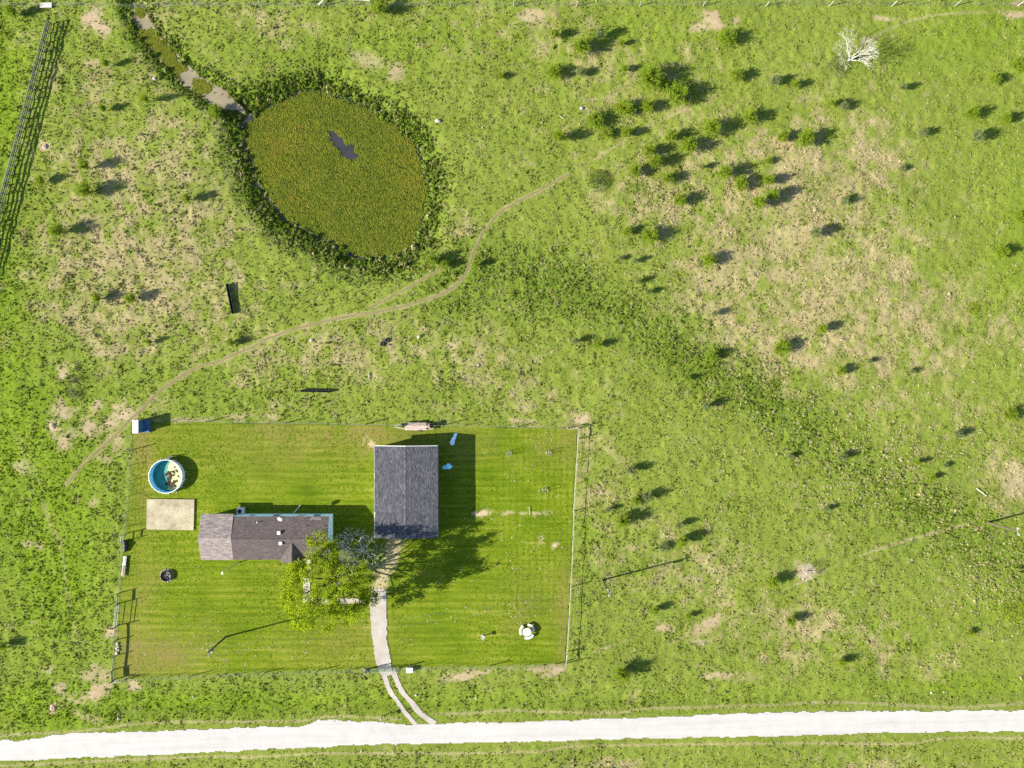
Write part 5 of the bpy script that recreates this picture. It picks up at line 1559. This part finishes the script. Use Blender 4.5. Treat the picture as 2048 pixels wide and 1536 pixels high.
LEAF_BRIGHT = leaf_material('spring_leaf', [(0.0, (0.140, 0.205, 0.008)), (0.5, (0.215, 0.290, 0.012)), (1.0, (0.300, 0.360, 0.022))])
LEAF_SHRUB = leaf_material('feathery_leaf', [(0.0, (0.120, 0.190, 0.012)), (0.5, (0.175, 0.250, 0.018)), (1.0, (0.235, 0.300, 0.035))])
LEAF_SAGE = leaf_material('sage_leaf', [(0.0, (0.120, 0.160, 0.055)), (0.5, (0.165, 0.205, 0.075)), (1.0, (0.225, 0.250, 0.120))])
LEAF_DARK = leaf_material('dark_leaf', [(0.0, (0.030, 0.070, 0.012)), (0.5, (0.050, 0.100, 0.016)), (1.0, (0.085, 0.130, 0.026))])

def leaf(mb, c, d, L, w):
    """a leaf blade: two faces bent along the midrib"""
    d = d.normalized()
    s = d.cross(Vector((R(-1, 1), R(-1, 1), R(-1, 1)))).normalized() * w
    c = Vector(c)
    mb.quad(c - s * .15, c + d * L * .5 - s, c + d * L, c + d * L * .5 + s)

def rdir(up=0.0):
    v = Vector((random.gauss(0, 1), random.gauss(0, 1), random.gauss(0, 1) + up))
    return v.normalized()

def shrub_meshes(seed, style):
    """unit-height shrub: trunk with stems, and a crown of small leaves along spreading shoots"""
    random.seed(seed)
    tm, cm = MB(), MB()
    n = {'feather': 60, 'wisp': 34, 'round': 80}[style]
    spread = {'feather': .36, 'wisp': .24, 'round': .48}[style]
    tm.tube((0, 0, -.04), (R(-.02, .02), R(-.02, .02), .3), .022, .014, 6)
    for i in range(n):
        a = R(0, 6.283); rr = spread * math.sqrt(R(.02, 1)); z0 = R(.05, .3)
        tip = Vector((math.cos(a) * rr, math.sin(a) * rr, R(.5, 1.0) * (1.05 - .45 * (rr / spread) ** 2)))
        base = Vector((R(-.02, .02), R(-.02, .02), z0))
        mid = base.lerp(tip, .5) + Vector((0, 0, R(-.02, .09)))
        pts = [base, mid, tip]
        if i % 2 == 0:
            tm.tube(base, mid, .010, .006, 4, False); tm.tube(mid, tip, .006, .002, 4, False)
        nl = {'feather': 42, 'wisp': 34, 'round': 42}[style]
        for k in range(nl):
            t = R(.18, 1.0) ** .8
            p = (base.lerp(mid, t * 2) if t < .5 else mid.lerp(tip, t * 2 - 1)) + Vector((random.gauss(0, .022), random.gauss(0, .022), random.gauss(0, .022)))
            d = (tip - base).normalized() * .5 + rdir(.3)
            leaf(cm, p, d, R(.06, .12), R(.006, .012))
    return tm, cm

SHR = []
for k, (sd, st) in enumerate(((1, 'feather'), (2, 'feather'), (3, 'round'), (4, 'round'), (5, 'wisp'), (6, 'wisp'), (7, 'feather'))):
    tm, cm = shrub_meshes(900 + sd, st)
    SHR.append((st, tm.mesh('trunk', M['bark']), {mt.name: None for mt in ()}, cm))
_crown_cache = {}
def crown_mesh(k, mat):
    key = (k, mat.name)
    if key not in _crown_cache:
        me = SHR[k][3].mesh('crown', mat); _crown_cache[key] = me
    return _crown_cache[key]

# crown centre, crown half width, tip of its shadow (photo pixels); s: sage grey-green, g: bright green
SHRUBS = [(211, 126, 6, 260, 119), (288, 196, 7, 352, 189), (204, 215, 6, 252, 209), (428, 220, 12, 478, 214), (165, 330, 9, 242, 321), (78, 360, 8, 125, 348), (167, 379, 14, 240, 368), (20, 22, 10, 80, 9),
    (758, 14, 14, 822, 6), (1001, 150, 6, 1032, 139), (1110, 66, 8, 1160, 52), (1162, 90, 16, 1232, 72), (1202, 66, 9, 1256, 40, 's'), (1243, 85, 5, 1276, 75), (1107, 143, 14, 1155, 137), (1163, 143, 9, 1200, 137, 's'), (1250, 136, 6, 1288, 119),
    (1301, 153, 22, 1385, 128), (1330, 169, 11, 1378, 160), (1354, 186, 21, 1425, 162), (1250, 216, 17, 1302, 210), (1294, 213, 12, 1340, 203), (1190, 241, 16, 1240, 237), (1119, 271, 11, 1190, 264), (1214, 266, 11, 1246, 261), (1252, 264, 9, 1302, 256),
    (1424, 255, 17, 1490, 243), (1499, 233, 13, 1560, 226), (1342, 272, 11, 1400, 261), (1377, 292, 15, 1440, 281), (1297, 303, 12, 1356, 294), (1312, 323, 12, 1376, 311), (1270, 341, 11, 1326, 334), (1334, 356, 11, 1386, 349), (1449, 344, 14, 1512, 329), (1482, 366, 14, 1532, 355),
    (1454, 76, 16, 1511, 72), (1474, 151, 12, 1525, 147), (1405, 333, 5, 1440, 325, 's'), (1551, 161, 10, 1597, 151, 's'), (1590, 168, 8, 1632, 159), (1661, 206, 6, 1708, 194), (1688, 211, 8, 1728, 206, 's'), (1806, 173, 6, 1850, 161, 's'), (1990, 158, 10, 2030, 149), (1946, 226, 12, 1996, 219), (2011, 236, 10, 2058, 226),
    (1956, 271, 10, 2014, 261, 's'), (1846, 265, 8, 1886, 255, 's'), (1566, 273, 10, 1612, 263), (1613, 276, 15, 1682, 264), (1536, 322, 7, 1562, 313), (1538, 360, 10, 1592, 345), (1546, 389, 10, 1606, 377), (1805, 336, 6, 1830, 330, 's'), (2040, 130, 14, 2090, 122),
    (112, 461, 13, 180, 450), (192, 596, 10, 241, 586), (259, 596, 10, 312, 588), (297, 684, 5, 332, 675), (460, 684, 8, 500, 677), (372, 396, 8, 422, 381), (864, 519, 10, 920, 504), (890, 528, 9, 930, 520), (951, 529, 7, 990, 522),
    (1301, 471, 15, 1356, 453), (1256, 462, 9, 1296, 449), (1416, 520, 13, 1466, 508), (1361, 400, 12, 1416, 386), (1270, 521, 5, 1306, 511, 's'), (1243, 516, 5, 1263, 508, 's'), (1276, 562, 5, 1312, 551, 's'), (1296, 584, 5, 1332, 574, 's'), (1429, 627, 6, 1464, 617, 's'), (1151, 682, 6, 1190, 676, 's'), (1196, 690, 7, 1236, 681),
    (1426, 712, 9, 1471, 702), (1376, 757, 6, 1407, 747), (1519, 405, 11, 1600, 380), (1631, 465, 10, 1690, 453, 's'), (1566, 695, 15, 1616, 680), (1646, 657, 8, 1690, 640), (1683, 742, 9, 1722, 731), (2006, 502, 12, 2052, 492), (2042, 433, 11, 2080, 425), (1690, 401, 8, 1732, 391, 's'), (1740, 722, 5, 1767, 714, 's'), (1825, 742, 5, 1850, 735, 's'),
    (1262, 940, 8, 1311, 926, 's'), (1294, 994, 9, 1341, 976, 's'), (1246, 1043, 13, 1306, 1027), (1216, 1019, 5, 1245, 1003, 's'), (1272, 1003, 9, 1300, 996), (1357, 1051, 6, 1400, 1040, 's'), (1364, 1083, 10, 1422, 1064), (1329, 1094, 9, 1353, 1089, 's'), (1414, 812, 7, 1466, 803, 's'),
    (1686, 914, 8, 1727, 905, 's'), (2024, 829, 13, 2060, 822), (1918, 869, 8, 1956, 855, 's'), (1836, 926, 5, 1871, 917), (1893, 931, 5, 1913, 924, 's'), (1866, 956, 5, 1896, 947), (1581, 912, 5, 1609, 902, 's'), (1653, 1019, 5, 1686, 1009, 's'),
    (1244, 1350, 14, 1310, 1330), (1311, 1221, 7, 1350, 1209), (1546, 1166, 10, 1602, 1150), (1583, 1243, 9, 1626, 1224), (1683, 1326, 8, 1721, 1312), (1941, 1266, 6, 1966, 1259), (2, 1293, 9, 42, 1279), (1377, 1234, 5, 1408, 1224)]
BANDS = [(110, 'near the top boundary fence'), (165, 'level with the bleached dead tree'), (228, "just below the dead tree's level"), (288, "level with the pond's open water"), (350, "level with the pond's middle"), (430, "level with the pond's lower half"),
         (560, "level with the pond's bottom bank"), (730, 'level with the tyres'), (880, 'level with the top yard fence'), (1010, 'level with the garage roof'), (1130, 'level with the house roof'), (1600, 'near the road')]
ORD = ['first', 'second', 'third', 'fourth', 'fifth', 'sixth', 'seventh', 'eighth', 'ninth', 'tenth', 'eleventh', 'twelfth']
def band_of(s):
    left = s[0] < 540
    b = next(i for i, (y, _) in enumerate(BANDS) if s[1] < y)
    return (left, b)
_groups = {}
for s in SHRUBS: _groups.setdefault(band_of(s), []).append(s)
for (left, b), L in sorted(_groups.items()):
    L.sort(key=lambda s: s[0])
    for i, s in enumerate(L):
        cx, cy, r, tx, ty = s[:5]; sage = len(s) > 5
        ln = math.hypot(tx - cx - .3 * r, ty - cy) * S
        h = max(.7, ln * math.tan(math.radians(SUN_EL)) * 1.22)
        p = W(cx, cy, .5 * h)
        bx, by = p.x / S + 1024, 768 - p.y / S
        z = hz(bx, by)
        rx = r * S * 1.3
        k = (2, 3)[i % 2] if rx > .42 * h else ((0, 1, 6)[i % 3] if rx > .28 * h else (4, 5)[i % 2])
        wide = {'feather': .36, 'wisp': .24, 'round': .48}[SHR[k][0]]
        side = 'left pasture' if left else 'right pasture'
        word = ('tall' if h > 1.9 else 'medium' if h > 1.25 else 'small')
        o = empty('pasture_shrub', (p.x, p.y, z), '%s %s shrub, %s from left %s, %s' % (word, 'grey green' if sage else 'feathery green', ORD[i], BANDS[b][1], side), 'shrub', 'shrubs scattered over the pasture')
        t = link('trunk', SHR[k][1], o); c_ = link('crown', crown_mesh(k, LEAF_SAGE if sage else LEAF_SHRUB), o)
        sc = (rx / wide, rx / wide, h)
        for q in (t, c_): q.scale = sc; q.rotation_euler = (0, 0, (i * 2.4 + b) % 6.28)

# dark low bush
def low_bush(px, py, r, h, label, mat, n=900, seed=3, L=(.08, .16)):
    random.seed(seed); p = W(px, py, h * .4); z = hz(px, py)
    o = empty('low_bush', (p.x, p.y, z), label, 'bush')
    cm, tm = MB(), MB()
    for k in range(n):
        a = R(0, 6.28); rr = r * math.sqrt(R(0, 1)); zz = h * R(.15, 1) * (1 - .6 * (rr / r) ** 2)
        leaf(cm, (p.x + math.cos(a) * rr, p.y + math.sin(a) * rr, z + zz), rdir(.5), R(*L), R(.02, .04))
    for k in range(12):
        a = R(0, 6.28); rr = r * R(.3, .9); tm.tube((p.x, p.y, z), (p.x + math.cos(a) * rr, p.y + math.sin(a) * rr, z + h * R(.4, .8)), .03, .008, 5, False)
    tm.build('stem', M['bark'], o); c_ = cm.build('crown', mat, o)
    return o
low_bush(1197, 362, 1.7, .7, 'low dark green spreading bush at the end of the cattle path', LEAF_DARK, 1500)
low_bush(1676, 133, 1.7, .9, 'pale grey green bush at the foot of the bleached dead tree', LEAF_SAGE, 1200, 5)
low_bush(1948, 617, 1.0, .4, 'low bright green bush in the straw coloured right pasture', LEAF_BRIGHT, 600, 6)
low_bush(2026, 1222, 1.9, .45, 'low yellow green bush at the right edge of the pasture', LEAF_BRIGHT, 1200, 7)
low_bush(150, 790, 1.0, .5, 'grey green weeds below the brush heap', LEAF_SAGE, 500, 8)

# ---- branching trees
def grow(tm, tips, p, d, L, r, depth, maxd, spread, up, kids=(2, 4), twig=.004, shrink=.72):
    """a limb of two bent pieces, then its branches"""
    d = d.normalized()
    q = p + d * (L * .5); d2 = (d + rdir() * .22 + Vector((0, 0, up))).normalized(); e = q + d2 * (L * .5)
    n = 7 if depth == 0 else (5 if depth < 3 else 3)
    r1 = max(r * .8, twig); r2 = max(r * .62, twig)
    tm.tube(p, q, r, r1, n, False); tm.tube(q, e, r1, r2, n, False)
    if depth >= maxd:
        tips.append((e, d2)); tips.append((q, d2)); return
    if depth >= maxd - 1: tips.append((e, d2))
    k = random.randint(*kids)
    ph = R(0, 6.28)
    for i in range(k):
        a = ph + 6.283 * i / k + R(-.4, .4)
        u = d2.cross(Vector((.3, .5, 1))).normalized(); v = d2.cross(u).normalized()
        s = spread * R(.6, 1.25)
        nd = d2 * math.cos(s) + (u * math.cos(a) + v * math.sin(a)) * math.sin(s)
        src = e if i < 2 else q.lerp(e, R(.1, .9))
        grow(tm, tips, src, nd, L * shrink * R(.8, 1.15), r2 * R(.65, .85), depth + 1, maxd, spread, up, kids, twig, shrink)

# big leafy tree in front of the house
random.seed(41)
tb = W(676, 1150)
tree = empty('leafy_tree', (tb.x, tb.y, 0), 'big spreading tree with bright yellow green spring leaves in front of the house', 'tree')
tm, tips = MB(), []
tm.tube((tb.x, tb.y, -.2), (tb.x + .1, tb.y - .05, 1.0), .34, .27, 10, False); tm.tube((tb.x + .1, tb.y - .05, 1.0), (tb.x, tb.y, 2.6), .27, .24, 10, False)
for k in range(7):
    a = k * 6.283 / 7 + R(-.3, .3)
    el = R(.45, .95)
    d = Vector((math.cos(a) * 1.15, math.sin(a) * .92, el))
    grow(tm, tips, Vector((tb.x, tb.y, 2.5 + R(-.5, .2))), d, R(2.75, 3.2), .15, 1, 5, .60, .05, (2, 4), .012, .70)
grow(tm, tips, Vector((tb.x, tb.y, 2.5)), Vector((-.2, 0, 1)), 3.0, .15, 1, 5, .6, .05, (2, 4), .012, .70)
tm.build('trunk', M['bark'], tree)
cm = MB()
for e, d in tips:
    ax_, ay_ = e.x / (1 - e.z / CAMH) / S + 1024, 768 - e.y / (1 - e.z / CAMH) / S
    if R(0, 1) < .12 or (ax_ > 672 and ay_ < 1128 and R(0, 1) < .93): continue
    for k in range(random.randint(13, 25)):
        leaf(cm, e + Vector((random.gauss(0, .24), random.gauss(0, .24), random.gauss(0, .16))), rdir(.4) + d * .4, R(.16, .30), R(.06, .12))
cm.build('crown', LEAF_BRIGHT, tree)

def bare_tree(px, py, name, label, seed, n, L, r, maxd, tilt=(0, 0), spread=.55, up=.06, el=(.6, 1.4), mat='dead', shrink=.74, twig=.009):
    random.seed(seed); p = W(px, py); z = hz(px, py)
    o = empty(name, (p.x, p.y, z), label, 'tree')
    tm, tw, tips = MB(), MB(), []
    b = Vector((p.x, p.y, z))
    tm.tube(b - Vector((0, 0, .2)), b + Vector((0, 0, .5)), r * 1.5, r * 1.25, 9, False)
    for k in range(n):
        a = k * 6.283 / n + R(-.3, .3)
        d = Vector((math.cos(a) + tilt[0], math.sin(a) + tilt[1], R(*el)))
        grow(tw, tips, b + Vector((0, 0, R(.25, .5))), d, L * R(.85, 1.15), r * R(.5, .75), 1, maxd, spread, up, (2, 4), twig, shrink)
    tm.build('trunk', M[mat], o); tw.build('branches', M[mat], o)
    return o
bare_tree(727, 1099, 'bare_tree', 'leafless grey tree between the house and the garage', 52, 7, 1.7, .13, 5, (-.15, .1), .55, .05, (.7, 1.3), twig=.016)
bare_tree(1697, 121, 'dead_tree', 'bleached white dead tree standing alone in the upper right pasture', 61, 6, 1.45, .12, 5, (.1, .1), .5, .05, (.7, 1.4), twig=.012)
bare_tree(143, 763, 'brush_heap', 'heap of dead brown brush in the pasture at far left', 71, 9, .75, .06, 4, (.3, .1), .6, .0, (.1, .6), 'bark', .75)
bare_tree(1608, 1143, 'dead_bush', 'grey leafless bush on bare ground in the lower right pasture', 81, 10, .55, .045, 4, (.15, .15), .6, .02, (.2, 1.0), 'dead', .75)
